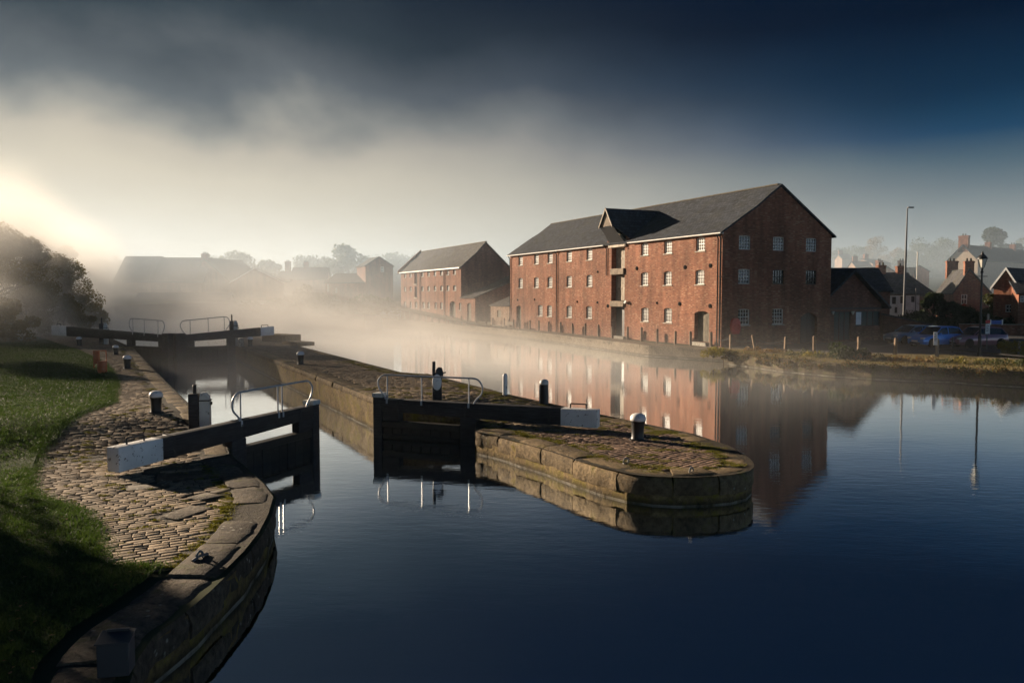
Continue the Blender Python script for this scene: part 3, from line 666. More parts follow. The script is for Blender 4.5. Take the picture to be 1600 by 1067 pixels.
    mb.tube(A + B, .027, 8); hr = mb.build('handrail', RAIL, g, 40)
    for px_ in posts:
        mb = MB(); z1 = zt(px_) + hh; z0 = zt(px_)
        mb.tube([(px_, y, z0 - .02), (px_, y, z1 - .01)], .022, 7); mb.box(px_ - .03, px_ + .03, rail_side * (beam_w / 2 + .004), rail_side * (beam_w / 2 + .018), z0 - .14, z0 + .01); mb.build('rail_post', RAIL, hr, 40)
    return g
lock_gate('near left lock gate whose white beam end points at the camera', (-7.30, 20.8), (-6.3, 24.0), (-9.02, 17.45), 1.34, 1.29, .36, .55, .60, 1.41, (-3.05, .02, .76, (-.12, -1.62, -1.80)), white=1.25, rail_side=1)
lock_gate('near right lock gate with its white beam end over the island setts', (-1.28, 24.65), (-4.2, 26.0), (2.62, 23.45), 1.29, 1.28, .38, .53, .58, 1.40, (-3.05, .28, .78, (-2.85, -1.62, .0)), white=1.12, rail_side=-1)
lock_gate('far closed lock gate with the longest beam reaching over the left towpath', (-26.2, 54.9), (-22.75, 53.0), (-33.9, 59.2), 1.98, 2.42, .44, .72, 1.18, 2.1, (-3.6, -.3, .95, (-3.1, -1.7, -.5)), False, 1.8, gname='lock gates', post_w=.62, beam_w=.4)
lock_gate('far closed lock gate whose beam end reaches over the island tip', (-19.4, 55.2), (-22.15, 53.1), (-17.2, 57.3), 1.98, 2.42, .44, .62, 1.18, 2.1, (-3.2, -.2, .95, (-2.7, -1.5, -.4)), False, 1.0, gname='lock gates', post_w=.62, beam_w=.4)

# paddle gear
def paddle_gear(label, loc, rz, h, white, style):
    g = thing('paddle_gear', label, 'paddle gear', loc, rz, 'paddle gear posts beside the gates')
    if style == 'box':
        mb = MB(); mb.box(-.30, -.04, -.14, .14, -.05, h * .98); mb.build('timber_post', BEAM, g, 40, .02, 2)
        mb = MB(); mb.box(-.012, .26, -.13, .13, -.05, h * .80); a = [(-.012, -.13, h * .80), (.26, -.13, h * .80), (.24, -.13, h * .90), (.14, -.13, h * 1.0), (.02, -.13, h * 1.0)]; mb.prism(a, [(x, .13, z) for x, y, z in a]); mb.build('gear_casing', WHITE_OLD, g, 40, .012)
        mb = MB(); mb.box(-.005, .285, -.155, .155, h * .775, h * .80); mb.build('casing_band', BLACK, g)
        mb = MB(); mb.box(-.19, -.10, -.035, .035, h * .9, h * 1.24); mb.build('rack_bar', IRON, g, 40, .01)
        mb = MB(); mb.lathe([(.03, 0), (.05, .02), (.05, .05), (.02, .06)], 10); o = mb.build('spindle', IRON, g, 40); o.location = (.26, 0, h * .70); o.rotation_euler = (0, R(90), 0)
    else:
        mb = MB(); mb.box(-.16, .16, -.13, .13, -.05, h * .72); mb.build('timber_post', BEAM, g, 40, .02, 2)
        mb = MB(); mb.box(-.16, -.05, -.05, .05, h * .6, h); mb.build('rack_bar', IRON, g, 40, .012)
        mb = MB(); a = [(-.04, -.12, h * .60), (.20, -.12, h * .60), (.22, -.12, h * .70), (.17, -.12, h * .84), (.05, -.12, h * .86), (-.04, -.12, h * .80)]; mb.prism(a, [(x, .12, z) for x, y, z in a]); mb.build('gear_casing', BLACK, g, 40, .02)
        mb = MB(); mb.lathe([(.155, 0), (.15, .03), (.10, .05)], 18); o = mb.build('gear_cover', WHITE, g, 40); o.location = (0, -.135, h * .50); o.rotation_euler = (R(90), 0, 0); o.scale = (1, 1.75, 1)
        mb = MB(); mb.tube([(.20, 0, h * .72), (.30, 0, h * .73)], .022, 7); mb.build('spindle', IRON, g, 40)
    return g
p = Pz(314, 668); paddle_gear('black timber paddle post with white casing by the near left gate', (p.x, p.y, p.z), R(8), .98, True, 'box')
p = Pz(683, 628); paddle_gear('black paddle post with a white oval plate behind the near right gate', (p.x, p.y, p.z), R(5), 1.36, False, 'oval')
p = PD(163, 530, 57.0); paddle_gear('pale paddle casing behind the far gate above the left towpath', (p.x, p.y, 1.1), R(10), 1.55, True, 'box')
p = PD(366, 525, 56.5); paddle_gear('pale paddle casing behind the far gate at the island end', (p.x, p.y, 1.1), R(10), 1.75, True, 'box')

# bollards
def make_bollard():
    g = thing('bollard', 'x', 'bollard', (0, 0, 0), 0, 'black mooring bollards with white domed caps')
    mb = MB(); mb.lathe([(.21, -.03), (.21, .025), (.165, .035), (.150, .07), (.148, .22), (.160, .40), (.178, .47)], 20); mb.build('body', BLACK, g, 40)
    mb = MB(); mb.lathe([(.180, .468), (.192, .48), (.194, .53), (.180, .58), (.145, .62), (.09, .645), (.02, .652)], 20); mb.build('cap', WHITE, g, 50); return g
def copy_tree(o, parent=None):
    c = o.copy(); COL.objects.link(c)
    if parent: c.parent = parent
    for ch in o.children: copy_tree(ch, c)
    return c
boll = make_bollard()
BL = [(244, 644.5, 1.0, 'nearest bollard on the left towpath, by the paddle post'), (199, 576, .98, 'bollard on the left towpath beside the orange marker'), (181, 554, .86, 'small bollard on the left towpath just beyond the marker'),
      (124, 540, .95, 'farthest left bollard below the far white beam end'), (470, 569, 1.0, 'bollard standing alone midway along the lock island'), (391, 541, 1.0, 'bollard at the far tip of the lock island'), (996, 687, 1.12, 'bollard on the rounded nose of the lock island')]
for i, (x, y, s_, lab) in enumerate(BL):
    o = boll if i == 0 else copy_tree(boll); p = Pz(x, y); o.location = p; o.scale = (s_, s_, s_); o.rotation_euler = (R(random.uniform(-1.5, 1.5)), R(random.uniform(-1.5, 1.5)), i); o['label'] = lab
p = Pz(377, 541); g = thing('stone_block', 'pale squat stone stub beside the far island bollard', 'stone', (p.x, p.y, p.z)); mb = MB(); mb.lathe([(.20, -.03), (.19, .3), (.14, .5), (.06, .55)], 9); mb.build('stub', PALESTONE, g, 30)
for (x0, x1, y, h, lab) in ((414, 452, 533, .55, 'long raised coping block on the far end of the island'), (446, 470, 538, .22, 'low stone slab beside the raised block on the island')):
    a = Pz(x0, y); b = Pz(x1, y + 2); mb = MB(); d = (b - a).length; mb.box(0, d, -.3, 1.1, -.05, h); o = mb.build('stone_block', COPING, None, 40, .05, 2); o.location = a; o.rotation_euler = (0, 0, math.atan2(b.y - a.y, b.x - a.x)); tag(o, lab, 'stone')
# two posts on the basin side of the island
p = Pz(789, 618); g = thing('marker_post', 'slim white post on the basin edge of the island', 'post', p); mb = MB(); mb.lathe([(.085, -.03), (.085, .66), (.075, .74), (.04, .78), (.01, .79)], 14); mb.build('shaft', WHITE, g, 40); mb = MB(); mb.lathe([(.10, .0), (.10, .03)], 14); mb.build('foot_plate', IRON, g, 40)
p = Pz(850, 630); g = thing('mooring_post', 'thick round capped post near the white beam end', 'post', p); mb = MB(); mb.lathe([(.150, -.03), (.148, .66)], 18); mb.build('shaft', BLACK, g, 40); mb = MB(); mb.lathe([(.152, .655), (.158, .68), (.15, .76), (.11, .81), (.03, .83)], 18); mb.build('cap', WHITE_OLD, g, 50)
mb = MB(); mb.box(-.165, -.12, -.06, .06, 0, .68); mb.build('glint_strip', WHITE_OLD, g, 40, .01)  # white strip stands in for the sun glint on the post's left side
# orange marker by the grass
p = Pz(160, 583); g = thing('marker_bin', 'small faded orange plastic bin and frame at the grass edge', 'marker bin', p, R(15))
mb = MB(); mb.lathe([(.17, 0), (.20, .10), (.205, .50), (.19, .55)], 14); mb.build('tub', ORANGE, g, 40)
mb = MB(); mb.tube([(-.34, .05, .25), (-.34, .05, 1.0), (.16, .05, 1.0), (.17, .05, .5)], .03, 7); mb.tube([(-.12, .05, .45), (-.12, .05, 1.0)], .02, 6); mb.tube([(-.34, .05, .45), (.16, .05, .45)], .025, 6); mb.build('frame', ORANGE, g, 40)
mb = MB(); mb.box(-.36, -.14, .0, .06, .42, .98); mb.build('panel', ORANGE, g, 40, .01)
# dark iron box at the water's edge
p = P(185, 1046, ZLOW); g = thing('iron_box', 'dark iron service box with sloping lid on the near coping', 'service box', (p.x - .02, p.y, ZLOW), R(12))
mb = MB(); mb.box(-.155, .155, -.13, .13, -.02, .33); mb.build('box_body', BOXM, g, 40, .008)
mb = MB(); a = [(-.17, -.15, .334), (.17, -.15, .334), (.17, .15, .365), (-.17, .15, .365)]; mb.prism(a, [(x, y, z + .014) for x, y, z in a]); ld = mb.build('lid', BOXM, g, 40, .004)
mb = MB(); mb.box(-.11, .11, .09, .125, .376, .40); mb.build('hinge_bar', BOXM, ld, 40, .004)
# mooring eyes
for (x, y, lab, rz) in ((978, 724, 'pale mooring eye at the island nose with a chain down the wall', 0), (1080, 739, 'pale mooring hook on the front rim of the island nose', .6), (312, 874, 'small iron mooring cleat on the near left coping', 1.1)):
    p = P(x, y, ZLOW); g = thing('mooring_eye', lab, 'mooring eye', (p.x, p.y, ZLOW), rz)
    mb = MB(); mb.tube(curve([(-.05, 0, -.02), (-.055, 0, .07), (0, 0, .13), (.055, 0, .08), (.04, 0, .03)], 4), .02, 7); mb.build('eye', PALESTONE if x > 400 else STEEL, g, 40)
    mb = MB(); mb.lathe([(.08, 0), (.075, .015), (.03, .02)], 10); mb.build('base_plate', IRON, g, 40)
    if x == 978:
        for k in range(7):
            mb = MB(); t = [(.028 * math.cos(q * math.pi / 5), 0, .045 * math.sin(q * math.pi / 5)) for q in range(11)]; mb.tube(t, .008, 5); o = mb.build('chain_link', IRON, g, 40); o.location = (0, -.10 - .02 * (k > 0), -.03 - .075 * k); o.rotation_euler = (0, 0, (k % 2) * 1.57)
    if x == 312:
        mb = MB(); mb.tube([(-.16, -.03, .03), (0, 0, .06), (.17, .02, .035)], .022, 7); mb.build('cleat_bar', STEEL, g, 40)
# ------------------------------------------------------------------ buildings
def wall_open(mb, fn, u0, u1, z0, z1, ops, depth):
    """wall sheet with openings (u0,u1,z0,z1,rise): cells, reveals, arched heads; fn(u, d, z) -> point, d goes into the wall"""
    us = sorted({u0, u1, *[o[0] for o in ops], *[o[1] for o in ops]}); zs = sorted({z0, z1, *[o[2] for o in ops], *[o[3] for o in ops]})
    us = [u for u in us if u0 - 1e-6 <= u <= u1 + 1e-6]; zs = [z for z in zs if z0 - 1e-6 <= z <= z1 + 1e-6]
    for a, b in zip(us, us[1:]):
        run = None
        for c, d in zip(zs, zs[1:]):
            um, zm = (a + b) / 2, (c + d) / 2
            if any(o[0] < um < o[1] and o[2] < zm < o[3] for o in ops):
                if run: mb.quad(fn(a, 0, run[0]), fn(b, 0, run[0]), fn(b, 0, run[1]), fn(a, 0, run[1])); run = None
            else: run = (run[0], d) if run else (c, d)
        if run: mb.quad(fn(a, 0, run[0]), fn(b, 0, run[0]), fn(b, 0, run[1]), fn(a, 0, run[1]))
    for o in ops:
        a, b, c, d = o[:4]; rise = o[4] if len(o) > 4 else 0; D = o[5] if len(o) > 5 else depth
        sp = d - rise
        mb.quad(fn(a, 0, c), fn(a, D, c), fn(a, D, sp), fn(a, 0, sp)); mb.quad(fn(b, 0, c), fn(b, 0, sp), fn(b, D, sp), fn(b, D, c)); mb.quad(fn(a, 0, c), fn(b, 0, c), fn(b, D, c), fn(a, D, c))
        if rise <= 0: mb.quad(fn(a, 0, d), fn(a, D, d), fn(b, D, d), fn(b, 0, d))
        else:
            n = 6; arc = [(a + (b - a) * i / n, sp + rise * (1 - (2 * i / n - 1) ** 2)) for i in range(n + 1)]
            for (x0, y0), (x1, y1) in zip(arc, arc[1:]):
                if min(y0, y1) < d - 1e-6 : mb.poly([fn(x0, 0, y0), fn(x1, 0, y1), fn(x1, 0, d), fn(x0, 0, d)])
                mb.quad(fn(x0, 0, y0), fn(x0, D, y0), fn(x1, D, y1), fn(x1, 0, y1))
def window(par, fn, o, depth, nx=3, ny=4, frame=JOINERY, glass=GLASS, sill=None, bar=.028, fw=.055, name='window', meet=True):
    a, b, c, d = o[:4]; mb = MB()
    def bx(u0, u1, z0, z1, d0, d1): mb.hexa([fn(u0, d0, z0), fn(u1, d0, z0), fn(u1, d1, z0), fn(u0, d1, z0), fn(u0, d0, z1), fn(u1, d0, z1), fn(u1, d1, z1), fn(u0, d1, z1)])
    D = depth; bx(a, a + fw, c, d, D - .05, D + .03); bx(b - fw, b, c, d, D - .05, D + .03); bx(a + fw, b - fw, c, c + fw, D - .048, D + .03); bx(a + fw, b - fw, d - fw, d, D - .048, D + .03)
    for i in range(1, nx):
        u = a + fw + (b - a - 2 * fw) * i / nx; bx(u - bar / 2, u + bar / 2, c + fw, d - fw, D - .03, D + .012)
    for i in range(1, ny):
        z = c + fw + (d - c - 2 * fw) * i / ny; k = bar * (1.7 if meet and i == ny // 2 else 1) / 2; bx(a + fw, b - fw, z - k, z + k, D - .034, D + .010)
    w = mb.build(name, frame, par)
    mb = MB(); mb.quad(fn(a + .01, D + .018, c + .01), fn(b - .01, D + .018, c + .01), fn(b - .01, D + .018, d - .01), fn(a + .01, D + .018, d - .01)); mb.build('glass', glass, w)
    if sill:
        mb = MB(); s = .07; mb.hexa([fn(a - s, -.06, c - .10), fn(b + s, -.06, c - .10), fn(b + s, D - .05, c - .10), fn(a - s, D - .05, c - .10), fn(a - s, -.06, c - .02), fn(b + s, -.06, c - .02), fn(b + s, D - .05, c + .004), fn(a - s, D - .05, c + .004)]); mb.build('sill', sill, w)
    return w
def plank_door(par, fn, o, depth, mat, n=5, name='door'):
    a, b, c, d = o[:4]; mb = MB()
    def bx(m, u0, u1, z0, z1, d0, d1): m.hexa([fn(u0, d0, z0), fn(u1, d0, z0), fn(u1, d1, z0), fn(u0, d1, z0), fn(u0, d0, z1), fn(u1, d0, z1), fn(u1, d1, z1), fn(u0, d1, z1)])
    bx(mb, a, b, c, d, depth + .02, depth + .06); dr = mb.build(name, mat, par)
    w = (b - a) / n
    for i in range(n):
        mb = MB(); bx(mb, a + i * w + .006, a + (i + 1) * w - .006, c + .01, d - .005, depth - .005 - .004 * (i % 2), depth + .021); mb.build('plank', mat, dr)
    mb = MB(); bx(mb, b - .12, b - .08, c + (d - c) * .45, c + (d - c) * .5, depth - .06, depth - .012); mb.build('handle', IRON, dr)
    return dr
def slab(mb, a, b, c, d, t=.12):
    """roof slab from 4 points (upper face) thickened downwards"""
    p = [Vector(q) for q in (a, b, c, d)]; n = (p[1] - p[0]).cross(p[3] - p[0]).normalized()
    if n.z < 0: n = -n
    mb.hexa([q - n * t for q in p] + p)

def slab_grid(mb, a, b, c, d, nx, ny, t=.12):
    """an old roof slope: a little sag and unevenness in a thick sheet"""
    a, b, c, d = (Vector(q) for q in (a, b, c, d)); n = (b - a).cross(d - a).normalized(); n = -n if n.z < 0 else n; vs = []; fs = []
    for k in range(2):
        for j in range(ny + 1):
            for i in range(nx + 1):
                u, v = i / nx, j / ny; p = a.lerp(b, u).lerp(d.lerp(c, u), v); h = .05 * math.sin(u * 17 + 2 * math.sin(v * 5)) * math.sin(v * math.pi) - .05 * math.sin(v * math.pi) * (1 + math.sin(u * 9)) + random.uniform(-.008, .008)
                vs.append(p + n * (h - t * k))
    m = (nx + 1) * (ny + 1); w = nx + 1
    for j in range(ny):
        for i in range(nx): q = j * w + i; fs += [(q, q + 1, q + w + 1, q + w), (m + q, m + q + w, m + q + w + 1, m + q + 1)]
    for i in range(nx): q = ny * w + i; fs += [(i, m + i, m + i + 1, i + 1), (q, q + 1, m + q + 1, m + q)]
    for j in range(ny): q = j * w; r = q + nx; fs += [(q, q + w, m + q + w, m + q), (r, m + r, m + r + w, r + w)]
    mb.add(vs, fs)
# --- big warehouse
ANG = math.atan2(-.908, .419)
E1 = Vector((math.cos(ANG), math.sin(ANG), 0)); E2 = Vector((-E1.y, E1.x, 0))       # local x (to the near end), local y (into the building)
O1 = P(1127, 541.5, ZQ)
W1 = thing('warehouse', 'large three storey red brick canal warehouse with slate roof and hoist gable', 'warehouse', O1, ANG)
def fac(px, py, o=O1):                                                             # pixel -> (u, z) on the canal front
    p = on_plane(px, py, o, E2) - o; return p.dot(E1), p.z
def gab(px, py, o=O1):
    p = on_plane(px, py, o, E1) - o; return p.dot(E2), p.z
L1 = -fac(797, 420)[0]; Wd1 = gab(1299, 400)[0]
ZE1 = fac(1120, 362.5)[1]; ZR1 = ZE1 + (gab(1219, 291)[1] - ZE1)
yr = Wd1 / 2
F = lambda u, d, z: (u, d, z)
G = lambda u, d, z: (-d, u, z)
C6 = lambda x, y: (780 + x / 3.811, 270 + y / 3.811)
def f_op(x0, y0, x1, y1, rise=.10, conv=C6, fc=fac, dep=.24):
    a, z1 = fc(*conv(x0, y0)); b, z0 = fc(*conv(x1, y1)); return (min(a, b), max(a, b), z0, z1, rise, dep)
win_f = [(115, 497, 140, 550), (208, 487, 235, 542), (288, 478, 318, 535), (400, 467, 433, 527), (518, 455, 556, 517), (843, 418, 890, 487), (980, 402, 1032, 477), (1168, 380, 1230, 458),
         (115, 627, 140, 685), (207, 624, 235, 683), (286, 620, 318, 682), (398, 615, 435, 680), (518, 610, 556, 678), (841, 590, 890, 668), (977, 585, 1030, 668), (1163, 575, 1227, 660),
         (228, 782, 260, 848), (284, 785, 315, 852), (398, 792, 435, 863), (515, 793, 555, 870), (843, 802, 892, 885), (977, 806, 1032, 893)]
WOP = [f_op(*w) for w in win_f]
lev = []
for r in ((0, 8), (8, 16), (16, 22)):                                              # storeys share one sill and one head height
    z0 = float(np.median([WOP[i][2] for i in range(*r)])); z1 = float(np.median([WOP[i][3] for i in range(*r)])); lev.append((z0, z1))
    for i in range(*r): o = WOP[i]; m = (o[0] + o[1]) / 2; WOP[i] = (m - .56, m + .56, z0, z1, .10, .17)
door_n = f_op(1163, 822, 1248, 1000, .16); door_n = (door_n[0], door_n[1], .22, door_n[3], .18, .40)
door_f = f_op(103, 790, 130, 880, .16); door_f = (door_f[0], door_f[1], .15, door_f[3], .18, .30)
b0 = fac(*C6(668, 600))[0]; b1 = fac(*C6(748, 600))[0]; bz = [fac(*C6(708, y))[1] for y in (437, 570, 606, 612, 763, 797, 800, 970)]
bay = (b0, b1, .05, bz[0], 0, .60)
mb = MB(); wall_open(mb, F, -L1, 0, -.6, ZE1, WOP + [door_n, door_f, bay], .22)
mb.build('wall', B_WARE, W1); fr = None
C7 = lambda x, y: (1000 + x / 3.679, 270 + y / 3.679)
win_g = [(573, 342, 633, 420), (768, 352, 825, 428), (958, 360, 1012, 432), (568, 550, 630, 632), (766, 550, 825, 632), (955, 556, 1012, 635), (563, 782, 630, 878), (762, 778, 822, 875)]
GOP = []
for i, w in enumerate(win_g):
    o = f_op(*w, .10, C7, gab, .14); r = 0 if i < 3 else 1 if i < 6 else 2; m = (o[0] + o[1]) / 2; GOP.append((m - .56, m + .56, lev[r][0], lev[r][1], .04, .14))
gd = f_op(925, 803, 1017, 945, .3, C7, gab); gd = (gd[0], gd[1], .02, gd[3], .42, .30)
mb = MB(); wall_open(mb, G, 0, Wd1, -.6, ZE1, GOP + [gd], .14); mb.poly([(0, 0, ZE1), (0, Wd1, ZE1), (0, yr, ZR1)]); mb.build('gable_wall', B_WARE, W1)
mb = MB(); mb.quad((-L1, Wd1, -.6), (0, Wd1, -.6), (0, Wd1, ZE1), (-L1, Wd1, ZE1)); mb.poly([(-L1, 0, -.6), (-L1, Wd1, -.6), (-L1, Wd1, ZE1), (-L1, yr, ZR1), (-L1, 0, ZE1)]); mb.build('rear_wall', B_WARE, W1)
for i, o in enumerate(WOP): window(W1, F, o, .15, 4, 4, JOINERY, GLASS_PALE, PALESTONE, .03)
for i, o in enumerate(GOP): window(W1, G, o, .12, 4, 4, JOINERY if i not in (4, 5) else DARKPAINT, GLASS, PALESTONE if i > 5 else None, .03)
plank_door(W1, F, door_n, .36, DOORWOOD, 6); plank_door(W1, F, door_f, .26, DOORWOOD, 4); plank_door(W1, G, gd, .26, DARKPAINT, 6)
mb = MB(); mb.box(door_n[0] - .15, door_n[1] + .15, -.35, .30, -.3, .215); mb.build('doorstep', PALESTONE, W1, 40, .02)
# loading bay: doors above doors, timber platforms between
def bay_doors(z0, z1, mats):
    m = (b0 + b1) / 2
    for k, (a, b) in enumerate(((b0 + .02, m - .01), (m + .01, b1 - .02))):
        mb = MB(); mb.box(a, b, .52, .56, z0, z1); d = mb.build('loading_door', mats, W1); w = (b - a) / 4
        for i in range(4):
            mb = MB(); mb.box(a + i * w + .006, a + (i + 1) * w - .006, .495, .522, z0 + .01, z1 - .01); mb.build('plank', mats, d)
        mb = MB(); mb.box(a + .04, b - .04, .47, .497, z0 + (z1 - z0) * .46, z0 + (z1 - z0) * .52); mb.build('brace', mats, d)
bay_doors(bz[1] + .02, bz[0] - .14, PALEWOOD); bay_doors(bz[4] + .02, bz[3] - .02, PALEWOOD)
mb = MB(); mb.box(b0 + .02, b1 - .02, .05, .6, bz[0] - .135, bz[0] - .01); mb.build('door_head', PALEWOOD, W1, 40, .01)
for za, zb in ((bz[2], bz[1]), (bz[5], bz[4])):
    mb = MB(); mb.box(b0 - .03 + .05, b1 - .02, -.16, .6, za, zb); pl = mb.build('loading_sill', GREYWOOD, W1, 40, .015)
mb = MB(); mb.box(b0 + .02, b1 - .02, .55, .6, .08, bz[5] - .02); mb.build('dark_doorway', DARKPAINT, W1)
mb = MB(); mb.box(b0 + .9, b1 + .6, -.5, -.02, -.3, .16); mb.build('doorstep', PALESTONE, W1, 40, .02)
# roof
ov = .32; sl = (ZR1 - ZE1) / yr; th = .13
mb = MB(); zr = ZR1 + .16; ze = ZE1 + .16 - sl * ov
slab_grid(mb, (-L1 - .2, -ov, ze), (.2, -ov, ze), (.2, yr, zr), (-L1 - .2, yr, zr), 60, 16, th); r1 = mb.build('roof_slope', SLATE, W1)
mb = MB(); slab(mb, (-L1 - .2, Wd1 + ov, ze), (.2, Wd1 + ov, ze), (.2, yr + .003, zr), (-L1 - .2, yr + .003, zr), th); mb.build('roof_slope', SLATE, W1)
RIDGE = m_paint('ridge_tile', (.075, .06, .04), (.05, .05, .02), .12, .8)
mb = MB(); mb.box(0, .448, -.16, .16, -.10, .02, lambda x, y, z: (x, y, z + (.07 if abs(y) < .01 else 0) - abs(y) * .25 + .05)); mb.v[:] = [(x, y, z) for x, y, z in mb.v]
rt = mb.build('ridge_tile', RIDGE, r1, None, .03); nR = int(L1 / .45)
for i in range(nR):
    o = rt if i == 0 else link_mesh('ridge_tile', rt.data, None, r1)
    o.location = (-L1 + .45 * i, yr, zr + .03 + random.uniform(-.006, .006))
dm = (b0 + b1) / 2; dw = 2.05
mb = MB(); mb.box(-L1 - .1, dm - dw - .1, -.10, -.02, ZE1 - .20, ZE1 - .02); mb.box(dm + dw + .1, .1, -.10, -.02, ZE1 - .20, ZE1 - .02); mb.build('fascia', JOINERY, W1)
for a, b in ((-L1 - .15, dm - dw), (dm + dw, .15)):
    mb = MB(); mb.tube([(a, -ov - .03, ze - .09), (b, -ov - .03, ze - .09)], .055, 8); mb.build('gutter', JOINERY, W1, 40)
for x in (345, 1309, 68, 1322):
    u = fac(*C6(x, 700))[0]
    if x == 1322: u = -.12
    if x == 1309: u = -.42
    mb = MB(); mb.tube([(u, -ov, ze - .12), (u, -.10, ze - .45), (u, -.10, .05)], .055, 8)
    for z in (1.2, 3.2, 5.2, 7.0): mb.lathe([(.075, z), (.075, z + .08)], 8, (u, -.10, 0))
    mb.build('downpipe', BLACK, W1, 40)
mb = MB(); uu = dm - 1.9; mb.tube([(uu, -.3, ze - .1), (uu, -.09, ze - .4), (uu, -.09, ZE1 - 2.9)], .045, 8); mb.build('downpipe', BLACK, W1, 40)
# hoist gable over the loading bay
apx = fac(*C6(650, 243)); zA = ZE1 + (ZR1 - ZE1) * .80; hw = 1.95; fo = -1.35; zb = ZE1 - .05; yb = (zA - ZE1 - .1) / sl + .0
zA2 = zA + .16
mb = MB()
slab(mb, (dm, fo, zA2), (dm, yb + .25, zA2), (dm + hw, yb * .0 + .25, zb + .28), (dm + hw * .55, fo, zA2 - (zA2 - zb - .28) * .55), .10)
slab(mb, (dm - .003, fo, zA2), (dm - .003, yb + .25, zA2), (dm - hw, .25, zb + .28), (dm - hw * .55, fo, zA2 - (zA2 - zb - .28) * .55), .10)
mb.build('hoist_roof', SLATE, W1)
s2 = (zA2 - zb - .28) / hw
for sgn in (1, -1):
    mb = MB(); w = hw * .58
    a = [(dm + sgn * .004, fo - .06, zA2 + .05), (dm + sgn * w, fo - .06, zA2 + .05 - s2 * w), (dm + sgn * w, fo - .06, zA2 - .15 - s2 * w), (dm + sgn * .004, fo - .06, zA2 - .15)]
    mb.prism(a, [(x, y + .06, z) for x, y, z in a]); mb.build('bargeboard', PALEWOOD, W1, 40)
w = hw * .50; zt_ = zA2 - .2 - s2 * w
mb = MB(); a = [(dm - w, fo + .12, zt_), (dm + w, fo + .12, zt_), (dm, fo + .12, zA2 - .16)]; mb.prism(a, [(x, y + .06, z) for x, y, z in a]); mb.build('gable_boarding', GREYWOOD, W1)
mb = MB(); mb.quad((dm - w, fo + .10, zt_), (dm + w, fo + .10, zt_), (dm + 1.30, -.05, ZE1 - .15), (dm - 1.30, -.05, ZE1 - .15)); mb.build('hoist_soffit', DARKPAINT, W1)
mb = MB(); a = [(b0 - .25, -.14, bz[0] - .08), (b1 + .25, -.14, bz[0] - .08), (b1 + .30, -.14, ZE1 + .05), (dm + .2, -.14, ZE1 + .95), (b0 - .1, -.14, ZE1 + .1)]; mb.prism(a, [(x, y + .13, z) for x, y, z in a]); mb.build('hoist_boarding', PALEWOOD, W1)
mb = MB(); mb.box(b0 - .3, b1 + .3, -.19, -.142, bz[0] - .10, bz[0] + .14); mb.build('hoist_beam', PALEWOOD, W1, 40, .01)
mb = MB(); mb.tube([(dm, -.9, ZE1 + .25), (dm, -.9, ZE1 - .15)], .02, 6); mb.lathe([(.05, 0), (.05, .12)], 8, (dm, -.9, ZE1 - .28)); mb.build('hoist_hook', IRON, W1, 40)
for sgn in (-1, 1):                                                                   # stepped brick shoulders beside the hoist gable
    mb = MB(); x0 = dm + sgn * 1.28; x1 = dm + sgn * 1.9; a = [(x0, -.03, ZE1 - .3), (x1, -.03, ZE1 - .3), (x1, -.03, ZE1 + .1), (x0, -.03, ZE1 + .75)]; mb.prism(a, [(x, .20, z) for x, y, z in a]); mb.build('shoulder', B_WARE, W1)
# wall-tie plates
for x, y in ((820, 570), (1107, 563), (1258, 553), (647, 793), (940, 775), (1075, 780), (1256, 793), (587, 590), (465, 768), (585, 772), (210, 755), (110, 757)):
    u, z = fac(*C6(x, y)); rr = .17 if x in (1107, 1258, 1075, 1256, 647, 820) else .11
    mb = MB(); mb.lathe([(rr, -.02), (rr, .05), (.06, .055), (.06, .08)], 14); o = mb.build('tie_plate', MATTE, W1, 40); o.location = (u, 0, z); o.rotation_euler = (R(90), 0, 0)
u, z = fac(*C6(763, 778)); mb = MB(); mb.lathe([(.08, 0), (.17, .28)], 12); o = mb.build('wall_lamp', JOINERY, W1, 40); o.location = (u, -.02, z); o.rotation_euler = (R(60), 0, 0)
# life-ring housing on the gable
u, z = gab(1147.5, 510.5); p = O1 + E2 * u + E1 * .02; g = thing('lifebuoy_case', 'red lifebuoy housing on the shaded gable wall', 'lifebuoy', (p.x, p.y, O1.z + z), ANG + math.pi / 2)
mb = MB(); pr = [(.30, -.58), (.44, -.3), (.46, .1), (.40, .45), (.22, .66)]; pts = [(-x, 0, y) for x, y in pr] + [(x, 0, y) for x, y in pr[::-1]]; mb.prism(pts, [(x * .9, -.22, y * .92) for x, _, y in pts]); mb.build('case', RED, g, 40, .04, 2)
mb = MB(); t = [(.25 * math.cos(k * math.pi / 8), -.24, .25 * math.sin(k * math.pi / 8)) for k in range(17)]; mb.tube(t, .05, 8); mb.build('ring', RED, g, 40)

# --- office annex right of the warehouse
oA = O1 + E2 * (Wd1 + .02); oA = Vector((oA.x, oA.y, ZQ)) - E1 * 1.2
A1 = thing('office_annex', 'low brick annex with dark gable roof against the big warehouse', 'annex', oA, ANG)
ga = lambda px, py: gab(px, py, oA)
wA = ga(1376, 500)[0]; zeA = ga(1385, 480)[1]; ua, zaA = ga(1330, 420); eu = ga(1385, 480)[0]; sA = (zaA - zeA) / (eu - ua)
C8 = lambda x, y: (1260 + x / 3.335, 300 + y / 3.335)
def aop(x0, y0, x1, y1): return f_op(x0, y0, x1, y1, 0, C8, ga, .14)
dA = aop(145, 622, 230, 750); dA = (dA[0], dA[1], .05, dA[3], 0, .14); wo = aop(258, 620, 383, 697)
mb = MB(); zw = dA[3] + .25; wall_open(mb, G, 0, wA, -.6, zw, [dA, wo], .14); mb.build('wall', B_DARK, A1)
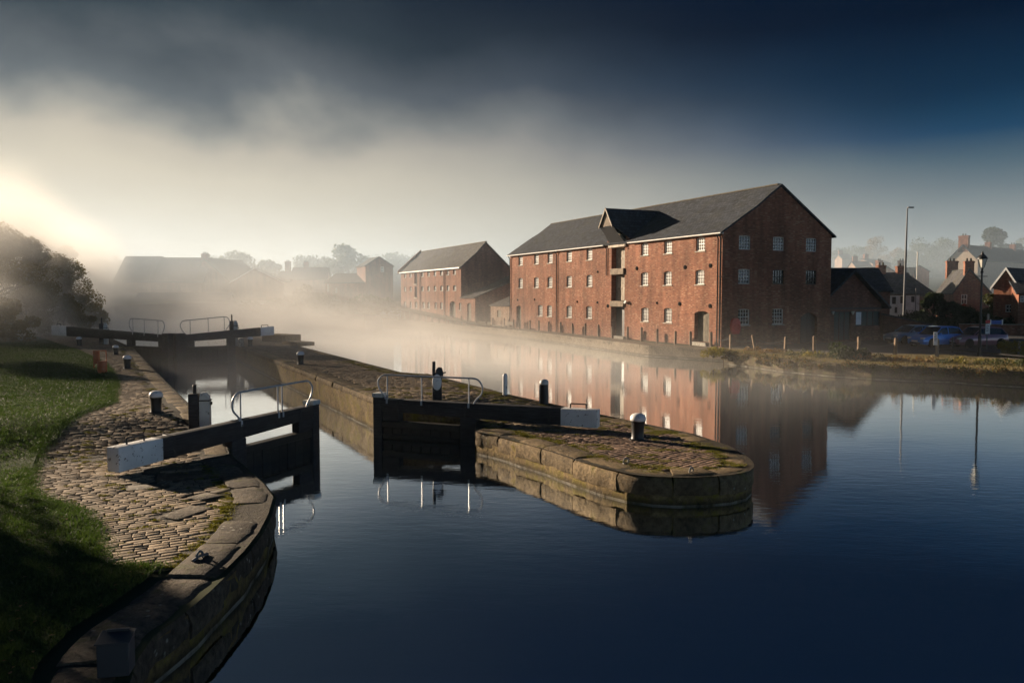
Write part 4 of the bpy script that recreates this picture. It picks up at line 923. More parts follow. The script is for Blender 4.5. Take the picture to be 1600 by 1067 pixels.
zl = zw; mb = MB(); mb.poly([(.03, 0, zw + .002), (.03, wA + .0, zw + .002), (.03, wA, zaA - sA * (wA - ua) - .1), (.03, ua, zaA - .1), (.03, 0, zaA - sA * ua - .1)]); mb.build('gable_panel', B_DARK, A1)
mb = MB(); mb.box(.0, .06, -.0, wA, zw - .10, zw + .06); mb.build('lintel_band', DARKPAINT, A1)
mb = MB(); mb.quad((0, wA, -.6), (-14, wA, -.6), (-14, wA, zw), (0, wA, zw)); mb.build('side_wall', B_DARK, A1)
mb = MB(); slab(mb, (.55, ua, zaA), (-14, ua, zaA), (-14, eu, zeA), (.55, eu, zeA), .16); slab(mb, (.55, ua - .003, zaA), (-14, ua - .003, zaA), (-14, 0.02, zaA - sA * (ua - .02)), (.55, .02, zaA - sA * (ua - .02)), .16); mb.build('roof', SLATE, A1)
window(A1, G, wo, .10, 4, 1, DARKPAINT, TEALGLASS, None, .07, .08, meet=False); window(A1, G, dA, .10, 3, 1, DARKPAINT, TEALGLASS, None, .06, .08, 'glazed_door', False)
u, z = ga(*C8(234, 630)); mb = MB(); mb.lathe([(.06, -.14), (.14, .10), (.12, .14)], 10); o = mb.build('wall_lamp', LAMPG, A1, 40); o.location = (.16, u, z)
u, z = ga(*C8(130, 630)); o = link_mesh('wall_lamp', o.data, None, A1); o.location = (.16, u, z)
uo = (wo[0] * .72 + wo[1] * .28); mb = MB(); mb.box(-.085, -.075, wo[0] + .12, uo, wo[2] + .12, wo[3] - .1); mb.build('notice', SIGNW, A1)
# lean-to store beside the annex
pL = PD(1380, 535, 68); g = thing('store_shed', 'dark lean-to store with sloping roof beside the parked cars', 'shed', (pL.x, pL.y, ZQ), R(-10))
wL = 3.6; mb = MB(); a = [(0, 0, -.4), (wL, 0, -.4), (wL, 0, 1.35), (0, 0, 2.15)]; mb.prism(a, [(x, 4, z) for x, _, z in a]); mb.build('wall', B_DARK, g)
mb = MB(); slab(mb, (-.1, -.2, 2.3), (-.1, 4.2, 2.3), (wL + .25, 4.2, 1.42), (wL + .25, -.2, 1.42), .12); mb.build('roof', SLATE, g)

# --- second warehouse
C2 = lambda x, y: (600 + x / 5.927, 360 + y / 5.927)
u2 = fac(720.5, 480)[0]; O2 = O1 + E1 * u2
W2 = thing('warehouse', 'smaller brick warehouse with gabled slate roof farther along the canal', 'warehouse', O2, ANG)
f2 = lambda px, py: fac(px, py, O2)
L2 = -f2(626.5, 450)[0]; ZE2 = f2(*C2(700, 340))[1]; gR = gab(*C2(1163, 250), O2); gA = gab(*C2(985, 118), O2); Wd2 = gR[0]; yr2 = Wd2 / 2; ZR2 = gA[1]
ops = []; rows2 = [[(185, 388, 207, 432), (235, 385, 257, 430), (343, 382, 368, 427), (400, 378, 425, 423), (458, 374, 483, 418), (518, 370, 545, 415), (577, 365, 602, 412), (640, 362, 665, 410)],
         [(183, 520, 205, 565), (237, 518, 257, 563), (347, 517, 368, 560), (402, 515, 425, 560), (460, 513, 485, 558), (520, 515, 548, 558), (580, 512, 605, 556), (640, 510, 668, 555)],
         [(183, 655, 205, 712), (240, 655, 257, 710), (285, 660, 312, 720), (355, 665, 380, 710), (402, 665, 425, 735), (468, 665, 490, 725), (520, 665, 545, 735), (695, 668, 717, 745)]]
for row in rows2:
    oo = [f_op(*w, .10, C2, f2, .2) for w in row]; z0 = float(np.median([o[2] for o in oo])); z1 = float(np.median([o[3] for o in oo]))
    for o in oo: m = (o[0] + o[1]) / 2; hw_ = min(.58, (o[1] - o[0]) / 2); ops.append((m - hw_, m + hw_, z0, z1, .1, .2))
nwin = len(ops)
ld = [f_op(280, 378, 307, 495, 0, C2, f2, .35), f_op(283, 520, 308, 620, 0, C2, f2, .35)]; ar = f_op(608, 655, 662, 830, .3, C2, f2, .4); ar = (ar[0], ar[1], .05, ar[3], .35, .4)
mb = MB(); wall_open(mb, F, -L2, 0, -.6, ZE2, ops + ld + [ar], .2); mb.build('wall', B_WARE, W2)
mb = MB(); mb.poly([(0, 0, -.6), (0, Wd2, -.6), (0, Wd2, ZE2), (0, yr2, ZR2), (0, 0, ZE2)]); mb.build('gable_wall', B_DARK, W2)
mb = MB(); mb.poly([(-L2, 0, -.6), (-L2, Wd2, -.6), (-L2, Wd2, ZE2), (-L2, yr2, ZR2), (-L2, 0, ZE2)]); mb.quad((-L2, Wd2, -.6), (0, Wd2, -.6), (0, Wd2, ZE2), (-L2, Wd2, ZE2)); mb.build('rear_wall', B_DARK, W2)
for i, o in enumerate(ops): window(W2, F, o, .17, 3, 4, JOINERY, GLASS_PALE if i % 3 else GLASS, PALESTONE, .035)
for o in ld: plank_door(W2, F, o, .3, GREYWOOD, 4, 'loading_door')
for o in ld: mb = MB(); mb.box(o[0], o[1], -.12, .28, o[2] - .2, o[2] + .004); mb.build('loading_sill', PALEWOOD, W2)
plank_door(W2, F, ar, .36, DOORWOOD, 5)
s_ = (ZR2 - ZE2) / yr2; mb = MB(); slab_grid(mb, (-L2 - .25, -.3, ZE2 + .15 - s_ * .3), (.2, -.3, ZE2 + .15 - s_ * .3), (.2, yr2, ZR2 + .15), (-L2 - .25, yr2, ZR2 + .15), 40, 10, .14); mb.build('roof_slope', SLATE_FAR, W2)
mb = MB(); slab(mb, (-L2 - .25, Wd2 + .3, ZE2 + .15 - s_ * .3), (.2, Wd2 + .3, ZE2 + .15 - s_ * .3), (.2, yr2 + .003, ZR2 + .15), (-L2 - .25, yr2 + .003, ZR2 + .15), .14); mb.build('roof_slope', SLATE_FAR, W2)
mb = MB(); mb.box(-L2 - .2, .1, -.34, -.02, ZE2 - .2, ZE2 - .02); mb.build('fascia', JOINERY, W2)
mb = MB(); a = [(-L2 - .5, -.4, ZE2 - .25), (-L2 - .5, -.4, ZE2 + .25), (-L2 - .5, yr2, ZR2 + .5), (-L2 - .5, yr2, ZR2)]; mb.prism(a, [(x + .4, y, z) for x, y, z in a]); mb.build('parapet', B_DARK, W2)
mb = MB(); mb.box(-L2 - .2, .2, yr2 - .14, yr2 + .14, ZR2 + .12, ZR2 + .24); mb.build('ridge', RIDGE, W2)
for x in (340, 563): u = f2(*C2(x, 500))[0]; mb = MB(); mb.tube([(u, -.12, ZE2 - .2), (u, -.12, .1)], .07, 8); mb.build('downpipe', BLACK, W2, 40)
# lean-to against its gable
lz = f2(*C2(845, 625))[1]; ul = f2(*C2(845, 700))[0]; ud0, ud1 = f2(*C2(770, 700))[0], f2(*C2(808, 700))[0]; zd = f2(*C2(790, 672))[1]
LT = thing('lean_to', 'brick lean-to with arched door against the farther warehouse gable', 'lean-to', O2, ANG)
mb = MB(); wall_open(mb, F, .03, ul, -.6, lz, [(ud0, ud1, .05, zd, .2, .2)], .2); mb.build('wall', B_WARE, LT); zh = lz + 2.9
mb = MB(); a = [(ul, 0, -.6), (ul, 7.2, -.6), (ul, 7.2, zh), (ul, 0, lz)]; mb.poly(a); mb.build('side_wall', B_DARK, LT)
mb = MB(); slab(mb, (.03, -.25, lz + .05), (ul + .2, -.25, lz + .05), (ul + .2, 7.2, zh + .15), (.03, 7.2, zh + .15), .12); mb.build('roof', SLATE_FAR, LT)
plank_door(LT, F, (ud0, ud1, .05, zd), .16, DOORWOOD, 3)
# small shed between the warehouses
oS = O1 + E1 * (fac(*C2(988, 760))[0]) ; us1 = (O1 - E1 * L1 - oS).length
SH = thing('brick_shed', 'small pale brick shed in the gap between the two warehouses', 'shed', oS, ANG)
zs = fac(*C2(1000, 697))[1]; wd = (us1 * .35, us1 * .55, 1.2, zs - .5, .08, .12); mb = MB(); wall_open(mb, F, 0, us1 - .05, -.6, zs, [wd], .12); mb.build('wall', B_PALE, SH); plank_door(SH, F, wd, .1, DOORWOOD, 3, 'shutter')
mb = MB(); mb.quad((0, 0, -.6), (0, 6, -.6), (0, 6, zs + 1.5), (0, 0, zs)); mb.build('side_wall', B_PALE, SH)
mb = MB(); slab(mb, (-.2, -.2, zs + .05), (us1 - .05, -.2, zs + .05), (us1 - .05, 6, zs + 2.4), (-.2, 6, zs + 2.4), .1); mb.build('roof', SLATE_FAR, SH)
# ------------------------------------------------------------------ far houses
def house(name, label, cat, pxl, pxr, py_eave, py_top, D, rz, depth, wall, roof, gable_front=False, wins=(), chim=(), barge=None, glass=GLASS, apex=.5, group=None, frame=JOINERY, base=None, door=None):
    """front wall between two picture columns at distance D; local x along the front, y away from the camera"""
    a = PD(pxl, py_eave, D); c, s = math.cos(R(rz)), math.sin(R(rz)); d = ray(pxr, py_eave)
    # length along the turned front so that its right end falls on pxr
    k = d.x / d.y; L = (k * a.y - a.x) / (c - k * s)
    zb = min(gzf(a.x, a.y), gzf(a.x + L * c, a.y + L * s)) - .5 if base is None else base
    H = a.z - zb; g = thing(name, label, cat, (a.x, a.y, zb), R(rz), group)
    nrm = Vector((s, -c, 0)); o = Vector((a.x, a.y, zb)); ex = Vector((c, s, 0))
    def loc(px, py): p = on_plane(px, py, o, nrm) - o; return p.dot(ex), p.z
    tx, tz = loc((pxl + pxr) / 2, py_top); rise = (PD((pxl + pxr) / 2, py_top, D + (0 if gable_front else depth / 2)).z - a.z)
    ops = []
    for w in wins:
        x0, z1 = loc(w[0], w[1]); x1, z0 = loc(w[2], w[3]); ops.append((max(.1, x0), min(L - .1, x1), max(.3, z0), min(H - .12, z1), 0, .1))
    mb = MB(); wall_open(mb, F, 0, L, 0, H, ops, .1)
    if gable_front: mb.poly([(0, 0, H), (L, 0, H), (L * apex, 0, H + rise)])
    mb.build('wall', wall, g)
    mb = MB(); mb.quad((0, 0, 0), (0, depth, 0), (0, depth, H), (0, 0, H)); mb.quad((L, 0, 0), (L, depth, 0), (L, depth, H), (L, 0, H)); mb.quad((0, depth, 0), (L, depth, 0), (L, depth, H), (0, depth, H))
    if not gable_front:
        for x in (0, L): mb.poly([(x, 0, H), (x, depth, H), (x, depth / 2, H + rise)])
    else: mb.poly([(0, depth, H), (L, depth, H), (L * apex, depth, H + rise)])
    mb.build('side_walls', wall, g)
    mb = MB(); q = .25; t = .14
    if gable_front:
        sl_ = rise / (L * apex); sr = rise / (L * (1 - apex))
        slab(mb, (L * apex, -q, H + rise + .1), (L * apex, depth, H + rise + .1), (-q, depth, H + .1 - sl_ * q), (-q, -q, H + .1 - sl_ * q), t); slab(mb, (L * apex + .003, -q, H + rise + .1), (L * apex + .003, depth, H + rise + .1), (L + q, depth, H + .1 - sr * q), (L + q, -q, H + .1 - sr * q), t)
    else:
        s1 = rise / (depth / 2)
        slab(mb, (-q, -q, H + .1 - s1 * q), (L + q, -q, H + .1 - s1 * q), (L + q, depth / 2, H + rise + .1), (-q, depth / 2, H + rise + .1), t); slab(mb, (-q, depth + q, H + .1 - s1 * q), (L + q, depth + q, H + .1 - s1 * q), (L + q, depth / 2 + .003, H + rise + .1), (-q, depth / 2 + .003, H + rise + .1), t)
    rf = mb.build('roof', roof, g)
    if barge and gable_front:
        for x0, x1 in ((L * apex, -q), (L * apex, L + q)):
            z0 = H + rise + .14; z1 = H + .14 - (sl_ if x1 < 0 else sr) * q; mb = MB(); b = [(x0, -q - .06, z0), (x1, -q - .06, z1), (x1, -q - .06, z1 - .28), (x0, -q - .06, z0 - .28)]; mb.prism(b, [(x, y + .055, z) for x, y, z in b]); mb.build('bargeboard', barge, g)
    for o_ in ops: window(g, F, o_, .08, 2, 2, frame, glass, None, .06, .08)
    for f, hpx, wpx, side in chim:                                                 # along the ridge, height and width in metres
        cx = L * f if not gable_front else L * apex; cyy = depth / 2 if not gable_front else depth * f; zt = H + rise
        mb = MB(); mb.box(cx - wpx / 2, cx + wpx / 2, cyy - .35, cyy + .35, zt - 1.2, zt + hpx); mb.box(cx - wpx / 2 - .06, cx + wpx / 2 + .06, cyy - .41, cyy + .41, zt + hpx - .22, zt + hpx - .05); ch = mb.build('chimney', B_HOUSE, rf)
        mb = MB()
        for k in range(2 if wpx > .8 else 1): mb.lathe([(.13, 0), (.10, .35)], 8, (cx + (k - .5 * (wpx > .8)) * .42, cyy, zt + hpx))
        mb.build('chimney_pot', RIDGE, rf, 40)
    return g
# right-hand town
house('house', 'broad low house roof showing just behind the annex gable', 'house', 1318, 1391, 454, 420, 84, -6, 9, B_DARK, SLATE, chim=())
house('white_house', 'white rendered house with two windows behind the car park', 'house', 1389, 1437, 459, 427, 96, -4, 8, RENDER_W, SLATE_FAR, wins=((1394, 464, 1400, 475), (1407, 463, 1411, 474), (1424, 463, 1429, 472), (1398, 480, 1402, 489)), chim=((.15, 1.0, .9, 0), (.78, .9, .8, 0)), frame=DARKPAINT)
house('house', 'dark slate roofed house stepped beside the white house', 'house', 1436, 1462, 461, 428, 98, 22, 9, B_DARK, SLATE_FAR)
house('brick_house', 'brick house with sunlit side wall and shaded gable behind the bushes', 'house', 1490, 1546, 455, 421, 97, -14, 7.5, B_HOUSE, SLATE_FAR, True, wins=((1502, 460, 1511, 475),), chim=((.03, 1.0, 1.0, 0), (.97, 1.3, 1.3, 0)), apex=.42)
house('large_house', 'large pale gabled house high above the other roofs with tall chimney', 'house', 1481, 1528, 407, 384, 140, -52, 34, RENDER_C, SLATE, True, wins=(), chim=((.01, 1.6, 1.6, 0), (.30, .9, .9, 0), (.62, .9, .9, 0)))
house('bargeboard_house', 'brick house with white bargeboards at the right edge', 'house', 1553, 1591, 446, 420, 82, -50, 12, B_HOUSE, SLATE, True, wins=((1571, 476, 1582, 488),), barge=WHITE, apex=.52)
house('house', 'low brick house front at the extreme right edge', 'house', 1592, 1660, 458, 440, 78, -20, 6, B_HOUSE, SLATE, wins=((1594, 462, 1600, 472),))
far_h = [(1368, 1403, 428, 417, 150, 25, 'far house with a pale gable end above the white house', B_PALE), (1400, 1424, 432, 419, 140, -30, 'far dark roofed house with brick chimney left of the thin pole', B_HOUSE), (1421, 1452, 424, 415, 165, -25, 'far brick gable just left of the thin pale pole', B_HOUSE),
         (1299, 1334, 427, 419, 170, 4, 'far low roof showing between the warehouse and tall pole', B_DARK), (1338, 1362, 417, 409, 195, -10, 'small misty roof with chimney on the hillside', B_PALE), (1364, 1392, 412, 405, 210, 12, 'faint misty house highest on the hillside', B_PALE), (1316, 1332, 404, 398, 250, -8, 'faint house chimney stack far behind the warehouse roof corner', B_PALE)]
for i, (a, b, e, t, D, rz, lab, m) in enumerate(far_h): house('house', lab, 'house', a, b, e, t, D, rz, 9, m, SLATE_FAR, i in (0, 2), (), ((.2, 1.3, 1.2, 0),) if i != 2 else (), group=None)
# misty buildings at the head of the basin
house('tower_house', 'tall narrow gabled brick tower house in the mist', 'building', 571, 614, 415, 401, 150, 24, 7, B_WARE, SLATE_FAR, True, wins=((595, 417, 600, 425),))
house('barn', 'low barn with pale windows left of the misty tower', 'building', 508, 571, 442, 428, 152, -10, 12, B_WARE, SLATE_FAR, wins=((511, 444, 514, 456), (524, 450, 527, 458)))
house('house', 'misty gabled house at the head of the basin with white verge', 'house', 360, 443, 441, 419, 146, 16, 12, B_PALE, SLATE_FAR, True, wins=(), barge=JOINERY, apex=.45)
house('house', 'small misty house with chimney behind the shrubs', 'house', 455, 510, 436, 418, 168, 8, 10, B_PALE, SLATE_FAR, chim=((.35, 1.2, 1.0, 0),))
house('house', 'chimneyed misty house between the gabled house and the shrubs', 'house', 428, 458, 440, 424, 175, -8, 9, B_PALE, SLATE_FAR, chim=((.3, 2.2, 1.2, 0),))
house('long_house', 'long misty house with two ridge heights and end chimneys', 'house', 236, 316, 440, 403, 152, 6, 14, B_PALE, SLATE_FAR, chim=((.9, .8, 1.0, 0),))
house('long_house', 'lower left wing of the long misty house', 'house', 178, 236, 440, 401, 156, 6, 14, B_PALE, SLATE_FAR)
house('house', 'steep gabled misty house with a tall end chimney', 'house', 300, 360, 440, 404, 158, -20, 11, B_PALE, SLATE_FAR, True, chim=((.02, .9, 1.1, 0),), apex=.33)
house('house', 'faint low roof far left behind the hedge tree', 'house', 132, 190, 432, 407, 185, 4, 12, B_PALE, SLATE_FAR, chim=((.55, .9, .7, 0),))
house('boat_shed', 'long low shed along the far bank in thick mist', 'shed', 206, 352, 478, 458, 138, 3, 7, B_DARK, SLATE_FAR)

# ------------------------------------------------------------------ trees and plants
def leaf_mesh(n, cent, rad, size, flat=.8, seed=0):
    r = np.random.default_rng(seed); k = r.integers(0, len(cent), n); c = np.array(cent)[k]; rr = np.array(rad)[k]
    v = r.normal(0, 1, (n, 3)); v /= np.linalg.norm(v, axis=1)[:, None]; q = r.uniform(.25, 1, n) ** .45
    p = c + v * (rr * q[:, None])
    a = r.normal(0, 1, (n, 3)); a /= np.linalg.norm(a, axis=1)[:, None]; b = np.cross(a, r.normal(0, 1, (n, 3))); b /= np.linalg.norm(b, axis=1)[:, None]
    s = (size * r.uniform(.55, 1.35, n))[:, None]; V = np.stack([p - a * s, p + b * s * .5, p + a * s, p - b * s * .5], 1)
    return V.reshape(-1, 3), np.arange(4 * n).reshape(-1, 4)
def tree(name, label, cat, base, h, w, n, size, mat, seed, trunk=.35, limbs=7, clumps=26, group=None, dens=1.0, flat_top=False, twigs=0):
    r = random.Random(seed); g = thing(name, label, cat, base, r.uniform(0, 6), group); mb = MB(); ct = []; cr = []
    tr = max(.08, h * .022); top = h * .72; mb.tube([(0, 0, -.3), (r.uniform(-.1, .1), r.uniform(-.1, .1), h * .25), (r.uniform(-.3, .3) * w * .2, r.uniform(-.3, .3) * w * .2, top)], [tr, tr * .75, tr * .2], 8)
    for i in range(limbs):
        z0 = h * r.uniform(.15, .55); a = 2 * math.pi * (i + r.random() * .7) / limbs; l = w * r.uniform(.55, .95); z1 = z0 + h * r.uniform(.15, .42)
        p1 = (math.cos(a) * l * .5, math.sin(a) * l * .5, (z0 + z1) / 2 + .05 * h); p2 = (math.cos(a) * l, math.sin(a) * l, min(z1, h * .92)); mb.tube(curve([(0, 0, z0), p1, p2], 3), [tr * .45, tr * .4, tr * .34, tr * .28, tr * .2, tr * .14, tr * .06], 6)
        for _ in range(2):
            e = (p2[0] * r.uniform(.7, 1.2) + r.uniform(-.2, .2) * w, p2[1] * r.uniform(.7, 1.2) + r.uniform(-.2, .2) * w, p2[2] + h * r.uniform(-.02, .14)); mb.tube([p1, e], [tr * .2, tr * .04], 5)
    for i in range(twigs):
        a = r.uniform(0, 6.28); q = r.uniform(.2, 1.0); x, y = math.cos(a) * w * q, math.sin(a) * w * q; zz = h * (.98 - .5 * q * q); mb.tube([(x * .6, y * .6, zz * .7), (x, y, zz + r.uniform(-.02, .06) * h)], [tr * .14, tr * .03], 4)
    mb.build('trunk', BARK, g, 60)
    for i in range(clumps):
        a = r.uniform(0, 6.28); q = r.random() ** .5; zz = r.uniform(trunk, .93); prof = math.sin(min(1, (zz - trunk + .18) / (1.05 - trunk)) * math.pi * .93) ** .6
        ct.append((math.cos(a) * w * q * prof, math.sin(a) * w * q * prof, h * zz)); s = w * r.uniform(.20, .42); cr.append((s, s, s * r.uniform(.6, .95)))
    V, Fq = leaf_mesh(n, ct, cr, size, seed=seed); V[:, 2] = np.maximum(V[:, 2], .02); link_mesh('crown', np_mesh('crown', V, Fq), mat, g); return g
def T(label, px, py_top, D, w_px, n, size, mat, seed, cat='tree', name='tree', py_base=None, **k):
    p = PD(px, 500, D); z = gzf(p.x, p.y) if py_base is None else PD(px, py_base, D).z; top = PD(px, py_top, D).z
    return tree(name, label, cat, (p.x, p.y, z - .1), top - z, w_px * D / FPX / 2, n, size, mat, seed, **k)
# hedge trees on the left bank
T('tall leafy hawthorn rising at the left edge in golden mist', -20, 352, 70, 160, 42000, .11, L_HEDGE, 11, trunk=.0, clumps=70, twigs=26)
T('twiggy bush tree with fine bare branch tips near the left edge', 36, 366, 74, 110, 30000, .10, L_HEDGE, 12, trunk=.0, clumps=56, twigs=60)
T('rounded hedge tree ending the left row beside the water', 92, 392, 80, 100, 28000, .10, L_HEDGE, 13, trunk=.0, clumps=56, twigs=30)
T('low bush at the foot of the left hedge row', 128, 470, 86, 60, 6000, .16, L_HEDGE, 14, cat='bush', name='bush', trunk=.04, clumps=22)
T('small hedge bush in shade at the far left lawn edge', 8, 470, 60, 110, 7000, .14, L_HEDGE, 15, cat='bush', name='bush', trunk=.03, clumps=24)
T('dense bramble bank filling the foot of the tall hawthorn', 42, 452, 69, 110, 9000, .11, L_HEDGE, 18, cat='bush', name='bush', trunk=.0, clumps=34)
T('rounded bramble below the last hedge tree by the white beam end', 100, 462, 75, 80, 8000, .11, L_HEDGE, 19, cat='bush', name='bush', trunk=.0, clumps=30)
T('misty tree behind the left hedge row', 104, 386, 135, 60, 4500, .3, L_GREEN, 16, trunk=.15)
T('faint tree left of the low far roof', 62, 372, 120, 80, 5000, .3, L_GREEN, 17, trunk=.15)
mist_t = [(374, 395, 190, 52, 'broad faint tree behind the gabled misty house'), (424, 408, 200, 36, 'faint low tree between two misty chimneys'), (482, 403, 215, 40, 'faint tree above the small misty house'), (508, 404, 220, 36, 'faint tree crown left of the round misty tree'), (546, 387, 200, 54, 'large round misty tree behind the tower house'),
          (610, 401, 260, 60, 'flat topped misty tree right of the tower'), (648, 402, 265, 54, 'faint tree above the farther warehouse eaves'), (340, 404, 210, 40, 'faint tree left of the gabled misty house'), (576, 404, 240, 50, 'pale tree crown behind the tower roof')]
for i, (x, y, D, w, lab) in enumerate(mist_t): T(lab, x, y, D, w * 1.5, 4600, .42, L_GREEN, 30 + i, trunk=.02, clumps=40, group='misty trees behind the head of the basin')
T('dark shrub on the far bank left of the barn', 480, 447, 140, 46, 5000, .24, L_DARK, 50, cat='shrub', name='shrub', trunk=.04)
T('spreading shrub at the water below the barn', 508, 462, 138, 60, 5000, .24, L_GREEN, 51, cat='shrub', name='shrub', trunk=.02, py_base=493)
T('low shrub below the misty tower house', 585, 465, 136, 80, 5000, .24, L_GREEN, 52, cat='shrub', name='shrub', trunk=.02, py_base=490)
T('hazy bank shrub below the gabled misty house', 420, 470, 136, 90, 5000, .26, L_GREEN, 53, cat='shrub', name='shrub', trunk=.02, py_base=492)
hill_t = [(1363, 370, 300, 44, 'tallest bare crowned tree on the right hill'), (1338, 385, 310, 40, 'low hill tree just right of the warehouse corner'), (1402, 388, 290, 36, 'hill tree beside the tall light column'), (1437, 376, 280, 50, 'broad hill tree behind the thin pale pole'), (1473, 376, 285, 52, 'hill tree just left of the tall chimney'),
          (1310, 388, 320, 36, 'hazy hill tree touching the warehouse gable'), (1500, 384, 300, 40, 'hill tree hidden behind the big pale gable'), (1420, 392, 260, 40, 'lower hill tree left of the thin pale pole'), (1455, 392, 255, 44, 'lower hill tree over the brick chimneys'), (1600, 372, 280, 40, 'hill tree at the right edge of the view')]
for i, (x, y, D, w, lab) in enumerate(hill_t): T(lab, x, y, D, w * (1.35 if i else 1.0), 7000, .32 if i else .2, L_BROWN if i in (0, 2) else L_GREEN, 60 + i, trunk=.03, clumps=40, group='trees on the hill behind the town', twigs=40 if i == 0 else 0)
T('dark evergreen tree over the roof of the large house', 1556, 349, 175, 58, 9000, .34, L_DARK, 80, trunk=.1, clumps=34)
T('rounded dark bush in front of the stepped house', 1457, 456, 88, 50, 8000, .14, L_DARK, 81, cat='bush', name='bush', trunk=.03, clumps=30)
T('second dark bush left of the brick house corner', 1484, 470, 86, 40, 5000, .14, L_DARK, 82, cat='bush', name='bush', trunk=.03)
T('green ivy clad bush right of the street lamp', 1552, 455, 84, 44, 8000, .14, L_GREEN, 83, cat='bush', name='bush', trunk=.03, clumps=30)
T('dim hedge behind the maroon car', 1515, 484, 80, 80, 6000, .14, L_DARK, 84, cat='hedge', name='hedge', trunk=.02)
T('low hedge at the end of the car park', 1590, 500, 80, 110, 7000, .14, L_DARK, 85, cat='hedge', name='hedge', trunk=.02)
T('low hedge behind the slate coloured car', 1425, 490, 82, 70, 5000, .14, L_DARK, 86, cat='hedge', name='hedge', trunk=.02)
T('red flowering basket bush before the shaded gable house', 1510, 470, 84, 20, 1500, .10, L_RED, 87, cat='flowers', name='flowering_bush', trunk=.1, clumps=10)
# trees out of view on the left, added to shade the foreground
for i, (x, y, h, w) in enumerate(((-21, 15, 6.6, 3.8), (-27, 24.6, 6.6, 3.6), (-15, 7.5, 5.8, 3.2), (-25, 7, 7.6, 3.8), (-46, 54.5, 8.2, 3.0), (-33, 17, 7.0, 4.5))):
    tree('tree', 'unseen leafy tree beyond the lawn, shading the foreground, %s of its row' % ('first second third fourth fifth sixth'.split()[i]), 'tree', (x, y, zf(x, y)), h, w, 9000, .16, L_HEDGE, 90 + i, trunk=.06, clumps=34, group='unseen trees shading the foreground')
# ------------------------------------------------------------------ right bank
QV = [p for p in QE]
path_in = offset_line(QV[1:11], -2.3)                                                # QE runs towards the camera: land lies on its left hand side
def qoff(q): return offset_line(QV, q)
side = 1 if in_poly(np.array([offset_line(QV, 1.0)[5].x]), np.array([offset_line(QV, 1.0)[5].y]), LAND)[0] else -1
qz = lambda x, y: ZQ + .0 * x
pathp = offset_line(QV[:11], 0.02 * side) + offset_line(QV[:11], 2.3 * side)[::-1]
o = sheet('quayside_path', pathp, gzf, PATHM, step=2.0, dz=.012); tag(o, 'trodden gravel path along the right quay edge', 'path', kind='structure')
cp = [Vector((p.x, p.y)) for p in (O1 + E1 * .5 + E2 * .2, O1 + E1 * 4.0 + E2 * 1.0)] + [V2(P(x, y, ZQ)) for x, y in ((1180, 546.5), (1280, 550), (1400, 552), (1500, 554), (1620, 559))] + [Vector((62, 47)), Vector((75, 80)), Vector((24, 80))]
o = sheet('car_park', cp, gzf, ASPHALT, step=3.0, dz=.02); tag(o, 'dark asphalt car park in the shade of the warehouse', 'car park', kind='structure')
# stone quay wall along the far reach, then a rough bank sloping down to the water
QWL = QV[:5]
qw = strip_wall('quay_wall', QWL, lambda x, y: ZQ + .02, -1.5, QUAYWALL, None, .8); tag(qw, 'pale stone quay wall below the warehouses', 'wall')
coping(QV[:5], qw, .6, .30, 1.3, QUAYWALL, 'quay_stone', .06, .015, .02, lambda x, y: ZQ + .03)
toe = [V2(P(x, y, 0)) for x, y in ((1130, 568), (1215, 580), (1319, 590), (1400, 594), (1490, 598), (1600, 605))] + [Vector((32.5, 35)), Vector((57, 24)), Vector((117, -2)), Vector((255, -66))]
top = QV[4:4 + len(toe)]
mb = MB(); rows = 9; tq = [Vector((p.x, p.y, 0)) for p in top]; bq = [Vector((p.x, p.y, 0)) for p in toe]
ta = resample(tq[:7], .5); ba = [None] * len(ta)
Ls = [0]
for a, b in zip(tq, tq[1:]): Ls.append(Ls[-1] + (b - a).length)
acc = 0; vs = []
for i, p in enumerate(ta):
    if i: acc += (p - ta[i - 1]).length
    j = max(k for k in range(6) if Ls[k] <= acc + 1e-6); f = min(1, (acc - Ls[j]) / (Ls[j + 1] - Ls[j])); b = bq[j].lerp(bq[j + 1], f)
    for k in range(rows):
        t = k / (rows - 1); q = p.lerp(b, t); n = .22 * math.sin(i * .9 + k * 2.1) * math.sin(i * .37 + k) + .10 * math.sin(i * 2.7 + k * 3.3); z = ZQ + .01 - .06 * t + n * .16 * math.sin(math.pi * t); vs.append((q.x, q.y, z))
fs = [(i * rows + k, i * rows + k + 1, (i + 1) * rows + k + 1, (i + 1) * rows + k) for i in range(len(ta) - 1) for k in range(rows - 1)]
mb.add(vs, fs); o = mb.build('bank', BANKM, None, 60); tag(o, 'grassy verge between the car park and the basin wall', 'bank', kind='structure')
bqn = resample(bq[:7], .7); bqn = [p + Vector((random.uniform(-.16, .16), random.uniform(-.22, .22), 0)) for p in bqn]
vw = strip_wall('verge_wall', [Vector((p.x, p.y)) for p in bqn], lambda x, y: ZQ - .04, -1.2, VERGEWALL, None, .5); tag(vw, 'low rough stone retaining wall below the car park verge', 'wall')
coping([Vector((p.x, p.y)) for p in bqn], vw, .45, .22, .8, VERGEWALL, 'verge_stone', .08, .04, .03, lambda x, y: ZQ - .03)
bank_pts = [(Vector(v)) for v in vs]
def bank_scatter(n, tmin, tmax, x0=None, x1=None):
    c = [v for i, v in enumerate(bank_pts) if tmin <= (i % rows) / (rows - 1) <= tmax and (x0 is None or x0 <= v.x <= x1) and v.z > .02]
    k = rng.integers(0, len(c), n); return np.array([c[i].x for i in k]) + rng.normal(0, .3, n), np.array([c[i].y for i in k]) + rng.normal(0, .3, n), np.array([c[i].z for i in k])
x, y, z = bank_scatter(22000, 0, .9); o = blades('bank_grass', x, y, z - .03, .15, .014, G_DRY, 1.2); tag(o, 'dry straw coloured grass over the right bank', 'grass', kind='stuff')
